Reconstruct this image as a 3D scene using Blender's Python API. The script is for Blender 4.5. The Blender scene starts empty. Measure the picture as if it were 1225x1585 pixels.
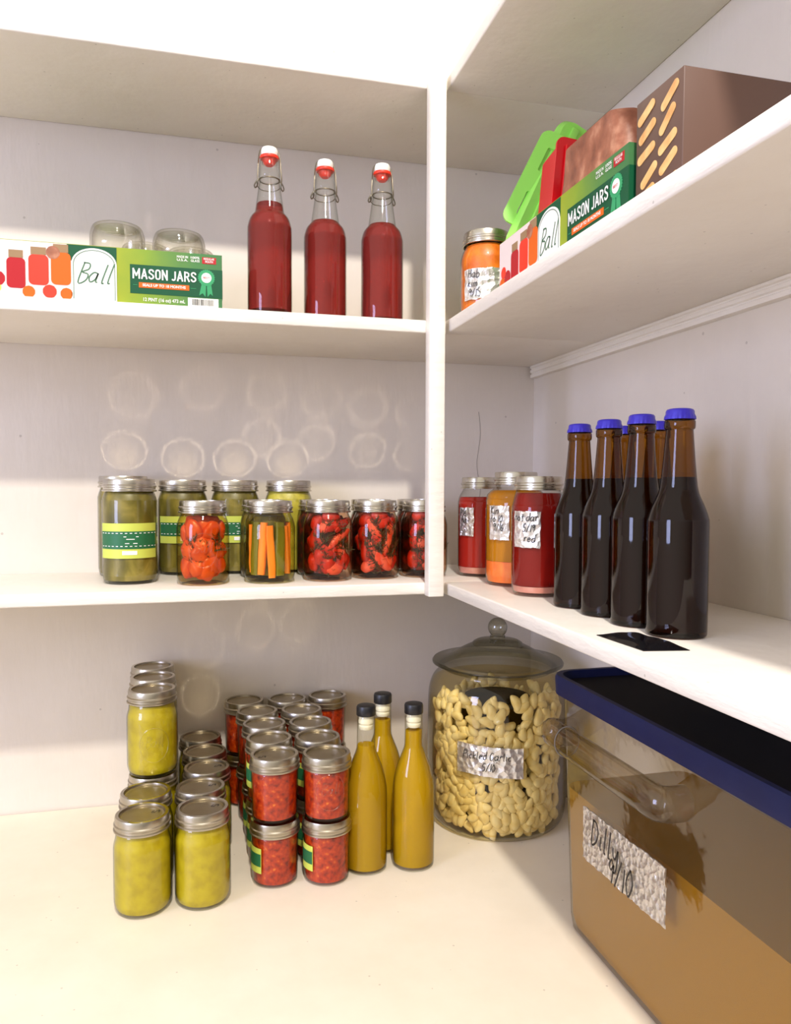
import bpy, bmesh, math, random
from mathutils import Vector, Matrix, Euler, noise
R = math.radians
PI = math.pi
EYE = 1.35
S = bpy.context.scene
COL = S.collection
# ------------------------------------------------------------------ measured planes (metres)
F, D, XE, XR = 1.17, 1.4412, 0.385, 0.6626          # shelf front, back wall, side shelf edge, right wall
ZUT, ZUB = EYE + .2624, EYE + .2422                 # upper shelf top / underside
ZMT, ZMB = EYE - .1514, EYE - .1703                 # middle shelf
ZL = EYE - .57                                      # worktop
ZT = EYE + .6169                                    # top shelf underside
XL = -1.25

# ------------------------------------------------------------------ object helpers
def link(o, parent=None):
    COL.objects.link(o)
    if parent is not None: o.parent = parent
    return o
def obj(name, me, mat=None, parent=None, loc=(0, 0, 0), rot=(0, 0, 0)):
    o = bpy.data.objects.new(name, me)
    if mat is not None and len(me.materials) == 0: me.materials.append(mat)
    o.location = loc; o.rotation_euler = rot
    return link(o, parent)
def tag(o, label, cat, group=None, kind=None):
    o['label'] = label; o['category'] = cat
    if group: o['group'] = group
    if kind: o['kind'] = kind
    return o
def thing(name, label, cat, loc=(0, 0, 0), rotz=0, group=None):
    o = bpy.data.objects.new(name, None); link(o)
    o.empty_display_size = .02
    o.location = loc; o.rotation_euler = (0, 0, rotz)
    return tag(o, label, cat, group)
def struct(name, me, mat):
    o = obj(name, me, mat); o['kind'] = 'structure'; return o

# ------------------------------------------------------------------ mesh helpers
def finish(bm, name, smooth=True, angle=40, recalc=True):
    if recalc: bmesh.ops.recalc_face_normals(bm, faces=bm.faces)
    me = bpy.data.meshes.new(name); bm.to_mesh(me); bm.free()
    if smooth:
        for p in me.polygons: p.use_smooth = True
        me.set_sharp_from_angle(angle=R(angle))
    return me
def lathe_bm(bm, prof, seg=40, wob=None):
    rings = []
    for (r, z) in prof:
        if r < 1e-6: rings.append([bm.verts.new((0, 0, z))])
        else:
            ring = []
            for i in range(seg):
                a = 2 * PI * i / seg
                rr = r if wob is None else r * wob(a, z)
                ring.append(bm.verts.new((rr * math.cos(a), rr * math.sin(a), z)))
            rings.append(ring)
    for a, b in zip(rings, rings[1:]):
        if len(a) == 1 and len(b) == 1: continue
        for i in range(seg):
            j = (i + 1) % seg
            if len(a) == 1: bm.faces.new((a[0], b[j], b[i]))
            elif len(b) == 1: bm.faces.new((a[i], a[j], b[0]))
            else: bm.faces.new((a[i], a[j], b[j], b[i]))
def lathe(name, prof, seg=40, angle=40, wob=None):
    bm = bmesh.new(); lathe_bm(bm, prof, seg, wob); return finish(bm, name, True, angle)
def curve_prof(pts, n=5):
    """Catmull-Rom through the (r, z) points marked by being inside the list; sharp where repeated."""
    out = []
    P = [Vector(p) for p in pts]
    for i in range(len(P) - 1):
        p0 = P[max(i - 1, 0)]; p1 = P[i]; p2 = P[i + 1]; p3 = P[min(i + 2, len(P) - 1)]
        if (p2 - p1).length < 1e-7: continue
        for k in range(n):
            t = k / n
            q = .5 * ((2 * p1) + (-p0 + p2) * t + (2 * p0 - 5 * p1 + 4 * p2 - p3) * t * t + (-p0 + 3 * p1 - 3 * p2 + p3) * t ** 3)
            out.append((max(q.x, 0), q.y))
    out.append((P[-1].x, P[-1].y))
    return out
def box_bm(bm, x0, x1, y0, y1, z0, z1, bev=0.0, seg=2):
    vs = [bm.verts.new((x, y, z)) for z in (z0, z1) for y in (y0, y1) for x in (x0, x1)]
    fs = [bm.faces.new([vs[i] for i in f]) for f in ((0, 2, 3, 1), (4, 5, 7, 6), (0, 1, 5, 4), (2, 6, 7, 3), (0, 4, 6, 2), (1, 3, 7, 5))]
    if bev > 0:
        es = list({e for f in fs for e in f.edges})
        bmesh.ops.bevel(bm, geom=es, offset=bev, segments=seg, profile=.5, affect='EDGES')
def box(name, x0, x1, y0, y1, z0, z1, bev=0.0, seg=2):
    bm = bmesh.new(); box_bm(bm, x0, x1, y0, y1, z0, z1, bev, seg); return finish(bm, name, bev > 0, 50)
def tube_bm(bm, pts, rad, n=6, closed=False):
    P = [Vector(p) for p in pts]; m = len(P)
    rings = []; up = None
    for i in range(m):
        if closed: t = P[(i + 1) % m] - P[i - 1]
        else: t = P[min(i + 1, m - 1)] - P[max(i - 1, 0)]
        if t.length < 1e-9: t = Vector((0, 0, 1))
        t.normalize()
        if up is None:
            up = Vector((0, 0, 1)) if abs(t.z) < .9 else Vector((1, 0, 0))
        up = (up - t * up.dot(t))
        if up.length < 1e-6: up = t.orthogonal()
        up.normalize(); sd = t.cross(up)
        rr = rad[i] if isinstance(rad, (list, tuple)) else rad
        rings.append([bm.verts.new(P[i] + (up * math.cos(2 * PI * k / n) + sd * math.sin(2 * PI * k / n)) * rr) for k in range(n)])
    for i in range(m if closed else m - 1):
        a, b = rings[i], rings[(i + 1) % m]
        for k in range(n):
            l = (k + 1) % n
            bm.faces.new((a[k], a[l], b[l], b[k]))
    if not closed:
        bm.faces.new(list(reversed(rings[0]))); bm.faces.new(rings[-1])
def tube(name, pts, rad, n=6, closed=False):
    bm = bmesh.new(); tube_bm(bm, pts, rad, n, closed); return finish(bm, name, True, 60)
def prism(name, poly, y0, y1, bev=0):
    """poly in (x, z), extruded along y"""
    bm = bmesh.new()
    a = [bm.verts.new((x, y0, z)) for x, z in poly]; b = [bm.verts.new((x, y1, z)) for x, z in poly]
    n = len(poly)
    bm.faces.new(a); bm.faces.new(list(reversed(b)))
    for i in range(n): bm.faces.new((a[i], b[i], b[(i + 1) % n], a[(i + 1) % n]))
    if bev:
        es = [e for e in bm.edges if abs(e.verts[0].co.y - e.verts[1].co.y) < 1e-6]
        bmesh.ops.bevel(bm, geom=es, offset=bev, segments=2, affect='EDGES')
    return finish(bm, name, bev > 0, 50)
def rrect(w, h, r, n=5, cx=0, cy=0):
    out = []
    for (sx, sy, a0) in ((1, 1, 0), (-1, 1, 90), (-1, -1, 180), (1, -1, 270)):
        for k in range(n + 1):
            a = R(a0 + 90 * k / n)
            out.append((cx + sx * (w / 2 - r) + r * math.cos(a), cy + sy * (h / 2 - r) + r * math.sin(a)))
    return out
def loft_bm(bm, loops, cap0=True, cap1=True):
    V = [[bm.verts.new(p) for p in l] for l in loops]
    n = len(V[0])
    for a, b in zip(V, V[1:]):
        for i in range(n): bm.faces.new((a[i], a[(i + 1) % n], b[(i + 1) % n], b[i]))
    if cap0: bm.faces.new(list(reversed(V[0])))
    if cap1: bm.faces.new(V[-1])

# writing -----------------------------------------------------------
def text_mesh(name, s, height, bold=0.0, width=None, align='LEFT', space=1.0):
    """flat lettering in the x/z plane facing -y, baseline z=0, given cap height"""
    cu = bpy.data.curves.new('tmp', 'FONT'); cu.body = s; cu.size = 1.0; cu.offset = bold; cu.space_character = space
    cu.resolution_u = 3; cu.fill_mode = 'FRONT'
    o = bpy.data.objects.new('tmp', cu); COL.objects.link(o)
    dg = bpy.context.evaluated_depsgraph_get(); dg.update()
    me = bpy.data.meshes.new_from_object(o.evaluated_get(dg))
    bpy.data.objects.remove(o); bpy.data.curves.remove(cu)
    xs = [v.co.x for v in me.vertices]; k = height / .69
    x0, x1 = min(xs), max(xs)
    kx = k if width is None else width / (x1 - x0)
    off = x0 if align == 'LEFT' else (x0 + x1) / 2
    for v in me.vertices: v.co = Vector(((v.co.x - off) * kx, 0, v.co.y * k))
    me.name = name; me.materials.clear()
    return me
G = {  # single-stroke handwriting, unit = x-height 1
 'a': [[(.75, .9), (.3, 1), (.0, .5), (.25, 0), (.65, .3), (.75, .95), (.75, .1), (.95, .0)]],
 'b': [[(.0, 1.9), (.02, 0), (.45, .02), (.7, .5), (.4, 1), (.02, .7)]],
 'c': [[(.7, .85), (.35, 1), (.0, .5), (.3, 0), (.7, .15)]],
 'd': [[(.7, .9), (.3, .95), (.0, .45), (.3, 0), (.68, .35), (.75, 1.9), (.72, .05)]],
 'e': [[(.05, .5), (.65, .6), (.4, 1), (.05, .6), (.2, .05), (.7, .15)]],
 'f': [[(.6, 1.8), (.3, 1.8), (.25, 0)], [(.0, .95), (.55, 1.0)]],
 'g': [[(.7, .9), (.3, 1), (.05, .5), (.35, .1), (.7, .5), (.72, -.5), (.3, -.8), (.05, -.5)]],
 'h': [[(.0, 1.9), (.0, 0)], [(.0, .7), (.35, 1), (.6, .7), (.6, 0)]],
 'i': [[(.1, 1), (.12, .1), (.3, .0)], [(.12, 1.4), (.16, 1.45)]],
 'k': [[(.0, 1.9), (.0, 0)], [(.6, 1.05), (.02, .5), (.65, 0)]],
 'l': [[(.1, 1.9), (.08, .1), (.3, 0)]],
 'm': [[(.0, 1), (.0, 0)], [(.0, .8), (.3, 1), (.42, .7), (.42, 0)], [(.42, .7), (.7, 1), (.85, .7), (.85, 0)]],
 'n': [[(.0, 1), (.0, 0)], [(.0, .7), (.35, 1), (.6, .7), (.62, 0)]],
 'o': [[(.35, 1), (.0, .5), (.35, 0), (.7, .5), (.35, 1), (.5, 1.05)]],
 'p': [[(.0, 1), (.0, -.8)], [(.0, .8), (.4, 1), (.65, .5), (.3, .0), (.0, .2)]],
 'r': [[(.0, 1), (.05, 0)], [(.03, .6), (.3, 1), (.6, .95)]],
 's': [[(.6, .9), (.25, 1), (.1, .7), (.55, .35), (.4, 0), (.0, .1)]],
 't': [[(.3, 1.6), (.3, .1), (.55, .0)], [(.0, 1.05), (.6, 1.1)]],
 'u': [[(.0, 1), (.05, .15), (.35, 0), (.6, .4), (.62, 1), (.65, 0)]],
 'v': [[(.0, 1), (.3, 0), (.65, 1)]],
 'y': [[(.0, 1), (.1, .4), (.4, .3), (.65, 1), (.6, -.5), (.2, -.8)]],
 'z': [[(.0, 1), (.6, 1), (.0, 0), (.65, .05)]],
 'P': [[(.05, 1.9), (.05, 0)], [(.0, 1.8), (.7, 1.8), (.75, 1.2), (.05, .9)]],
 'G': [[(.9, 1.6), (.5, 1.9), (.05, 1.2), (.2, .1), (.7, .1), (.9, .8), (.5, .85)]],
 'D': [[(.1, 1.9), (.1, 0), (.7, .3), (.9, 1.1), (.55, 1.8), (.0, 1.9)]],
 'B': [[(.1, 1.9), (.1, 0), (.7, .2), (.75, .8), (.15, 1.0), (.65, 1.3), (.6, 1.8), (.0, 1.9)]],
 'H': [[(.0, 1.9), (.0, 0)], [(.7, 1.9), (.7, 0)], [(.0, .95), (.7, 1.0)]],
 'K': [[(.0, 1.9), (.0, 0)], [(.75, 1.9), (.05, .9), (.8, 0)]],
 '0': [[(.35, 1.8), (.0, .9), (.35, 0), (.7, .9), (.35, 1.8)]],
 '1': [[(.2, 1.8), (.2, 0)]],
 '5': [[(.7, 1.8), (.15, 1.8), (.1, 1.05), (.6, .95), (.55, .1), (.0, .1)]],
 '6': [[(.6, 1.8), (.15, 1.0), (.1, .2), (.5, 0), (.65, .6), (.15, .8)]],
 '9': [[(.65, 1.3), (.3, 1.8), (.05, 1.3), (.35, 1.0), (.65, 1.5), (.55, 0)]],
 '7': [[(.0, 1.8), (.7, 1.8), (.25, 0)]],
 '/': [[(.55, 1.9), (.0, -.1)]],
 '-': [[(.1, .7), (.5, .75)]],
}
def smooth_line(p, n=4):
    if len(p) < 3: return [Vector(q) for q in p]
    P = [Vector(q) for q in p]; out = []
    for i in range(len(P) - 1):
        p0 = P[max(i - 1, 0)]; p1 = P[i]; p2 = P[i + 1]; p3 = P[min(i + 2, len(P) - 1)]
        for k in range(n):
            t = k / n
            out.append(.5 * ((2 * p1) + (-p0 + p2) * t + (2 * p0 - 5 * p1 + 4 * p2 - p3) * t * t + (-p0 + 3 * p1 - 3 * p2 + p3) * t ** 3))
    out.append(P[-1]); return out
def pen_lines(lines, xh, slant=.12, seed=1):
    """[(text, x, y)] -> polylines in metres"""
    rnd = random.Random(seed); out = []
    for s, x, y in lines:
        cx = x
        for ch in s:
            if ch == ' ': cx += .55 * xh; continue
            g = G[ch]; w = max(p[0] for st in g for p in st)
            jy = rnd.uniform(-.08, .08) * xh; js = rnd.uniform(.92, 1.08)
            for st in g:
                out.append([Vector((cx + (q.x + slant * q.y) * xh * js, y + jy + q.y * xh * js)) for q in smooth_line(st)])
            cx += (w + .28) * xh
    return out
def pen_mesh(name, polylines, width, mapf, lift=.0004):
    """pen strokes as flat ribbons; mapf(s, t, lift) -> 3-D point"""
    bm = bmesh.new()
    for kk, pl in enumerate(polylines):
        L = []; up = lift + kk * 1.5e-5
        for i, p in enumerate(pl):
            t = pl[min(i + 1, len(pl) - 1)] - pl[max(i - 1, 0)]
            if t.length < 1e-9: t = Vector((1, 0))
            t.normalize(); n = Vector((-t.y, t.x)) * width / 2
            L.append((bm.verts.new(mapf(p.x + n.x, p.y + n.y, up)), bm.verts.new(mapf(p.x - n.x, p.y - n.y, up))))
        for a, b in zip(L, L[1:]): bm.faces.new((a[0], a[1], b[1], b[0]))
    return finish(bm, name, False, recalc=False)
def cyl_map(r, a0=-PI / 2, z0=0):
    return lambda s, t, l=0: Vector(((r + l) * math.cos(a0 + s / r), (r + l) * math.sin(a0 + s / r), z0 + t))
def flat_map(x0=0, z0=0, y0=0):
    return lambda s, t, l=0: Vector((x0 + s, y0 - l, z0 + t))
BK = {'M': ([[(0, 0), (0, 1)], [(0, 1), (.31, .30)], [(.31, .30), (.62, 1)], [(.62, 1), (.62, 0)]], .62), 'A': ([[(0, 0), (.25, 1)], [(.25, 1), (.5, 0)], [(.1, .28), (.4, .28)]], .5),
 'S': ([[(.42, .76), (.40, .92), (.21, 1.0), (.03, .90), (.03, .68), (.22, .52), (.41, .36), (.41, .12), (.21, 0), (.02, .09), (.0, .25)]], .43), 'O': ([[(.22, 0), (.04, .1), (0, .5), (.04, .9), (.22, 1), (.40, .9), (.44, .5), (.40, .1), (.22, 0)]], .44),
 'N': ([[(0, 0), (0, 1)], [(0, 1), (.46, 0)], [(.46, 0), (.46, 1)]], .46), 'J': ([[(.34, 1), (.34, .24), (.28, .04), (.14, 0), (.0, .10)]], .34), 'R': ([[(0, 0), (0, 1)], [(0, .97), (.26, .97), (.40, .86), (.40, .60), (.26, .48), (0, .48)], [(.22, .48), (.44, 0)]], .44)}
def block_mesh(name, s, height, width, pen):
    x = 0; ls = []
    for ch in s:
        if ch == ' ': x += .26; continue
        g, w = BK[ch]
        for st in g:
            p = [Vector((x + a, .09 + b * .84)) for a, b in st]
            if len(p) == 2:
                d = (p[1] - p[0]).normalized() * .07; p = [p[0] - d, p[1] + d]
            elif ch not in 'RJ': p = smooth_line(p, 3)
            ls.append(p)
        x += w + .27
    k = width / (x - .27)
    return pen_mesh(name, [[Vector((q.x * k, q.y * height)) for q in p] for p in ls], pen, flat_map(0, 0, 0), .0006)
def patch(name, w, h, mapf, nu=18, nv=12, lift=.0006, crumple=0.0, ragged=0.0, seed=0, slant=0.0):
    """a thin sheet of paper or foil following mapf, with two faces and edges"""
    bm = bmesh.new(); grids = []
    for side in (0, 1):
        g = []
        for j in range(nv + 1):
            row = []
            for i in range(nu + 1):
                s = w * (i / nu - .5); t = h * (j / nv - .5)
                q = Vector((s * 60, t * 60, seed * 7.1))
                if i in (0, nu): s += ragged * noise.noise(q * 2)
                if j in (0, nv): t += ragged * noise.noise(q * 2 + Vector((5, 5, 5)))
                b = crumple * (noise.noise(q * 3) + .6 * noise.noise(q * 7)) if side else 0
                row.append(bm.verts.new(mapf(s, t + slant * s, lift * (.2 if not side else 1) + abs(b))))
            g.append(row)
        grids.append(g)
    for k, g in enumerate(grids):
        for j in range(nv):
            for i in range(nu):
                f = (g[j][i], g[j][i + 1], g[j + 1][i + 1], g[j + 1][i])
                bm.faces.new(f if k else tuple(reversed(f)))
    A, B = grids
    def wall(pa, pb):
        for i in range(len(pa) - 1): bm.faces.new((pa[i], pa[i + 1], pb[i + 1], pb[i]))
    wall(A[0], B[0]); wall(A[-1][::-1], B[-1][::-1])
    wall([r[0] for r in A][::-1], [r[0] for r in B][::-1]); wall([r[-1] for r in A], [r[-1] for r in B])
    return finish(bm, name, True, 30, False)

# ------------------------------------------------------------------ materials
def srgb(r, g, b):
    f = lambda c: (c / 255 / 12.92) if c / 255 <= .04045 else ((c / 255 + .055) / 1.055) ** 2.4
    return (f(r), f(g), f(b), 1)
def newmat(name):
    m = bpy.data.materials.new(name); m.use_nodes = True
    nt = m.node_tree; nt.nodes.clear()
    out = nt.nodes.new('ShaderNodeOutputMaterial')
    return m, nt, out
def N(nt, t, **kw):
    n = nt.nodes.new(t)
    for k, v in kw.items():
        if k in n.inputs: n.inputs[k].default_value = v
        else: setattr(n, k, v)
    return n
def bsdf(nt, out, col=(.8, .8, .8, 1), rough=.5, metal=0.0, spec=.5, coat=0.0, sss=0.0):
    b = nt.nodes.new('ShaderNodeBsdfPrincipled')
    b.inputs['Base Color'].default_value = col; b.inputs['Roughness'].default_value = rough
    b.inputs['Metallic'].default_value = metal; b.inputs['Specular IOR Level'].default_value = spec
    b.inputs['Coat Weight'].default_value = coat; b.inputs['Coat Roughness'].default_value = .04
    if sss:
        b.inputs['Subsurface Weight'].default_value = sss; b.inputs['Subsurface Scale'].default_value = .006
        b.inputs['Subsurface Radius'].default_value = (1, .5, .25)
    if out is not None: nt.links.new(b.outputs[0], out.inputs[0])
    return b
def ramp(nt, stops, fac, interp='LINEAR'):
    r = nt.nodes.new('ShaderNodeValToRGB'); r.color_ramp.interpolation = interp
    e = r.color_ramp.elements
    e[0].position, e[0].color = stops[0]; e[1].position, e[1].color = stops[-1]
    for p, c in stops[1:-1]:
        x = e.new(p); x.color = c
    nt.links.new(fac, r.inputs[0]); return r
def plain(name, col, rough=.5, metal=0.0, spec=.5, coat=0.0):
    m, nt, out = newmat(name); bsdf(nt, out, col, rough, metal, spec, coat); return m
def noisy(name, stops, scale, rough=.5, detail=4, metal=0.0, bump=0.0, bscale=None, coat=0.0, stretch=(1, 1, 1), sss=0.0, spec=.5, dist=0.0, seedcoord='Object'):
    m, nt, out = newmat(name)
    b = bsdf(nt, out, stops[0][1], rough, metal, spec, coat, sss)
    tc = N(nt, 'ShaderNodeTexCoord'); mp = N(nt, 'ShaderNodeMapping'); mp.inputs['Scale'].default_value = stretch
    nt.links.new(tc.outputs[seedcoord], mp.inputs[0])
    n = N(nt, 'ShaderNodeTexNoise', Scale=scale, Detail=detail, Distortion=dist); nt.links.new(mp.outputs[0], n.inputs['Vector'])
    r = ramp(nt, stops, n.outputs['Fac']); nt.links.new(r.outputs[0], b.inputs['Base Color'])
    if bump:
        n2 = N(nt, 'ShaderNodeTexNoise', Scale=bscale or scale, Detail=6); nt.links.new(mp.outputs[0], n2.inputs['Vector'])
        bp = N(nt, 'ShaderNodeBump', Strength=bump, Distance=.002)
        nt.links.new(n2.outputs['Fac'], bp.inputs['Height']); nt.links.new(bp.outputs[0], b.inputs['Normal'])
    return m
def glass(name, tint=(1, 1, 1, 1), edge=(.62, .65, .58, 1), rough=.015, refl=.05, bump=0.0, rim=1.0):
    """thin-walled glass: clear straight on, tinted and mirroring towards its edge (Fresnel)"""
    m, nt, out = newmat(name)
    lw = N(nt, 'ShaderNodeLayerWeight', Blend=.5)
    p5 = N(nt, 'ShaderNodeMath', operation='POWER'); p5.inputs[1].default_value = 4.0; nt.links.new(lw.outputs['Facing'], p5.inputs[0])
    ma = N(nt, 'ShaderNodeMath', operation='MULTIPLY_ADD'); ma.inputs[1].default_value = .75 * rim; ma.inputs[2].default_value = refl
    nt.links.new(p5.outputs[0], ma.inputs[0])
    p2 = N(nt, 'ShaderNodeMath', operation='POWER'); p2.inputs[1].default_value = 2.5; nt.links.new(lw.outputs['Facing'], p2.inputs[0])
    mx = N(nt, 'ShaderNodeMix', data_type='RGBA'); mx.inputs[6].default_value = tint; mx.inputs[7].default_value = edge
    nt.links.new(p2.outputs[0], mx.inputs[0])
    tr = N(nt, 'ShaderNodeBsdfTransparent'); nt.links.new(mx.outputs[2], tr.inputs[0])
    gl = N(nt, 'ShaderNodeBsdfGlossy', Roughness=rough)
    ms = N(nt, 'ShaderNodeMixShader')
    nt.links.new(ma.outputs[0], ms.inputs[0]); nt.links.new(tr.outputs[0], ms.inputs[1]); nt.links.new(gl.outputs[0], ms.inputs[2])
    nt.links.new(ms.outputs[0], out.inputs[0])
    if bump:
        n2 = N(nt, 'ShaderNodeTexNoise', Scale=35, Detail=2); tc = N(nt, 'ShaderNodeTexCoord'); nt.links.new(tc.outputs['Object'], n2.inputs['Vector'])
        bp = N(nt, 'ShaderNodeBump', Strength=bump, Distance=.004); nt.links.new(n2.outputs['Fac'], bp.inputs['Height'])
        nt.links.new(bp.outputs[0], gl.inputs['Normal'])
    return m
def liquid(name, tint, body, cloud=.4, ior=1.33, rough=.0):
    """tinted liquid that refracts, made cloudy by a share of diffuse scattering"""
    m, nt, out = newmat(name)
    g = N(nt, 'ShaderNodeBsdfRefraction', Roughness=rough, IOR=ior); g.inputs['Color'].default_value = tint
    d = N(nt, 'ShaderNodeBsdfDiffuse'); d.inputs['Color'].default_value = body
    ms = N(nt, 'ShaderNodeMixShader'); ms.inputs[0].default_value = cloud
    nt.links.new(g.outputs[0], ms.inputs[1]); nt.links.new(d.outputs[0], ms.inputs[2]); nt.links.new(ms.outputs[0], out.inputs[0])
    return m
def brine(name, tint):
    m, nt, out = newmat(name)
    t = N(nt, 'ShaderNodeBsdfTransparent'); t.inputs[0].default_value = tint
    nt.links.new(t.outputs[0], out.inputs[0]); return m
def foil_mat(name, col, scale=90):
    m, nt, out = newmat(name)
    b = bsdf(nt, out, col, .28, .75)
    tc = N(nt, 'ShaderNodeTexCoord')
    v = N(nt, 'ShaderNodeTexVoronoi', Scale=scale); n = N(nt, 'ShaderNodeTexNoise', Scale=scale * .7, Detail=5)
    nt.links.new(tc.outputs['Object'], v.inputs['Vector']); nt.links.new(tc.outputs['Object'], n.inputs['Vector'])
    ad = N(nt, 'ShaderNodeMath', operation='ADD'); nt.links.new(v.outputs['Distance'], ad.inputs[0]); nt.links.new(n.outputs['Fac'], ad.inputs[1])
    bp = N(nt, 'ShaderNodeBump', Strength=.9, Distance=.0035); nt.links.new(ad.outputs[0], bp.inputs['Height']); nt.links.new(bp.outputs[0], b.inputs['Normal'])
    return m

def paint(name, c1, c2, rough=.45, bump=.15, scale=3.0, chips=False):
    m, nt, out = newmat(name)
    b = bsdf(nt, out, c1, rough, 0, .4)
    tc = N(nt, 'ShaderNodeTexCoord')
    n = N(nt, 'ShaderNodeTexNoise', Scale=scale, Detail=5, Roughness=.6); nt.links.new(tc.outputs['Object'], n.inputs['Vector'])
    r = ramp(nt, [(.3, c1), (.75, c2)], n.outputs['Fac'])
    colour = r.outputs[0]
    # small specks of dirt and nail marks
    sp = N(nt, 'ShaderNodeTexVoronoi', Scale=16 if not chips else 38); nt.links.new(tc.outputs['Object'], sp.inputs['Vector'])
    lt = N(nt, 'ShaderNodeMath', operation='LESS_THAN'); lt.inputs[1].default_value = .035 if not chips else .05
    nt.links.new(sp.outputs['Distance'], lt.inputs[0])
    mu = N(nt, 'ShaderNodeMath', operation='MULTIPLY'); mu.inputs[1].default_value = .35
    nt.links.new(lt.outputs[0], mu.inputs[0])
    mx = N(nt, 'ShaderNodeMix', data_type='RGBA'); nt.links.new(mu.outputs[0], mx.inputs[0]); nt.links.new(colour, mx.inputs[6])
    mx.inputs[7].default_value = srgb(120, 105, 90)
    nt.links.new(mx.outputs[2], b.inputs['Base Color'])
    mp = N(nt, 'ShaderNodeMapping'); mp.inputs['Scale'].default_value = (1, 1, .25) if not chips else (.4, .4, 1.6)
    nt.links.new(tc.outputs['Object'], mp.inputs[0])
    n2 = N(nt, 'ShaderNodeTexNoise', Scale=60, Detail=6); nt.links.new(mp.outputs[0], n2.inputs['Vector'])
    bp = N(nt, 'ShaderNodeBump', Strength=bump, Distance=.003); nt.links.new(n2.outputs['Fac'], bp.inputs['Height'])
    nt.links.new(bp.outputs[0], b.inputs['Normal'])
    return m

M = {}
M['wall'] = paint('wall_paint', srgb(224, 215, 202), srgb(213, 203, 188), .42, .25)
M['shelf'] = paint('shelf_paint', srgb(238, 232, 221), srgb(229, 221, 208), .4, .5, 5, True)
M['worktop'] = paint('worktop_paint', srgb(238, 228, 208), srgb(226, 214, 192), .4, .2, 5, True)
M['floor'] = noisy('floor_board', [(.3, srgb(120, 90, 60)), (.7, srgb(150, 115, 80))], 6, .5, stretch=(1, 12, 1))
M['glass'] = glass('clear_glass', (.97, .98, .96, 1), (.5, .52, .44, 1), .02, .036)
M['glass_thick'] = glass('greenish_glass', (.66, .65, .55, 1), (.2, .2, .15, 1), .05, .06)
M['glass_jar'] = glass('garlic_jar_glass', (.96, .96, .9, 1), (.4, .38, .28, 1), .03, .05, .1)
M['glass_empty'] = glass('empty_jar_glass', (.975, .97, .94, 1), (.62, .6, .52, 1), .05, .08, .5, 1.1)
M['emblem'] = glass('raised_glass', (.98, .98, .95, 1), (.86, .86, .8, 1), .12, .05, 0, .5)
M['amber'] = glass('amber_glass', (.50, .30, .07, 1), (.05, .025, .006, 1), .03, .034)
M['plastic'] = glass('clear_plastic', (.90, .86, .78, 1), (.55, .48, .38, 1), .09, .05, .2)
M['band'] = noisy('zinc_band', [(.3, srgb(206, 200, 188)), (.7, srgb(190, 184, 170))], 20, .27, metal=1.0)
M['band_old'] = noisy('dull_band', [(.3, srgb(190, 182, 166)), (.7, srgb(170, 162, 146))], 20, .3, metal=1.0)
M['rim'] = noisy('rolled_rim', [(.3, srgb(206, 200, 186)), (.7, srgb(196, 188, 172))], 20, .08, metal=1.0)
M['disc'] = noisy('lid_disc_metal', [(.3, srgb(176, 165, 140)), (.7, srgb(164, 152, 128))], 30, .36, metal=1.0)
M['ink'] = plain('black_marker_ink', srgb(22, 20, 22), .5)
M['ink_green'] = plain('green_print', srgb(70, 110, 80), .5)
M['white'] = plain('white_print', srgb(245, 243, 236), .45)
M['cream'] = plain('cream_plastic', srgb(232, 222, 190), .4)
M['black'] = plain('black_plastic_cap', srgb(22, 22, 26), .38)
M['orange_rubber'] = plain('red_rubber', srgb(235, 50, 22), .45)
M['wire'] = plain('steel_wire', srgb(138, 130, 112), .35, 1.0)
M['blue_cap'] = plain('blue_crown_cap', srgb(52, 40, 190), .35, .15, .5, .3)
M['foil'] = foil_mat('kitchen_foil', (.80, .77, .74, 1))
M['foil_dull'] = foil_mat('dull_foil', (.66, .62, .58, 1), 140)
M['yellow_relish'] = noisy('yellow_relish', [(.3, srgb(164, 143, 2)), (.5, srgb(180, 159, 4)), (.7, srgb(190, 170, 12))], 60, .45, 5, bump=.3, bscale=120)
M['red_relish'] = noisy('red_relish', [(.3, srgb(112, 16, 0)), (.46, srgb(164, 36, 0)), (.62, srgb(190, 58, 0)), (.78, srgb(222, 124, 36))], 130, .4, 5, bump=.4, bscale=160)
M['orange_sauce'] = noisy('orange_sauce', [(.3, srgb(205, 92, 4)), (.7, srgb(240, 128, 20))], 60, .4, 4, bump=.2, bscale=90)
M['olive_brine'] = noisy('olive_pickle', [(.3, srgb(74, 66, 14)), (.5, srgb(112, 100, 28)), (.68, srgb(160, 142, 62))], 26, .4, 4, dist=.6, stretch=(1, 1, .5))
M['yellow_pickle'] = noisy('yellow_pickle', [(.3, srgb(140, 130, 20)), (.6, srgb(205, 190, 70))], 30, .4, 4, dist=.8)
M['red_liquid'] = liquid('red_cordial', (.66, .17, .15, 1), srgb(150, 54, 50), .42)
M['yellow_liquid'] = liquid('yellow_cordial', (.90, .72, .10, 1), srgb(205, 162, 24), .6)
M['stout'] = plain('dark_beer', (.030, .0105, .004, 1), .3, 0, .0)
M['pink_juice'] = liquid('red_ferment', (.80, .13, .10, 1), srgb(205, 52, 40), .55)
M['dark_juice'] = liquid('dark_red_ferment', (.70, .11, .08, 1), srgb(172, 40, 32), .45)
M['amber_juice'] = liquid('amber_ferment', (.95, .58, .12, 1), srgb(235, 156, 36), .5)
M['pink_lees'] = noisy('pale_sediment', [(.3, srgb(200, 120, 100)), (.7, srgb(214, 150, 130))], 60, .6)
M['orange_lees'] = noisy('orange_sediment', [(.3, srgb(240, 104, 24)), (.7, srgb(246, 130, 40))], 60, .6)
M['brine_red'] = brine('red_brine', (.95, .72, .58, 1))
M['brine_orange'] = brine('orange_brine', (.95, .80, .50, 1))
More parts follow.
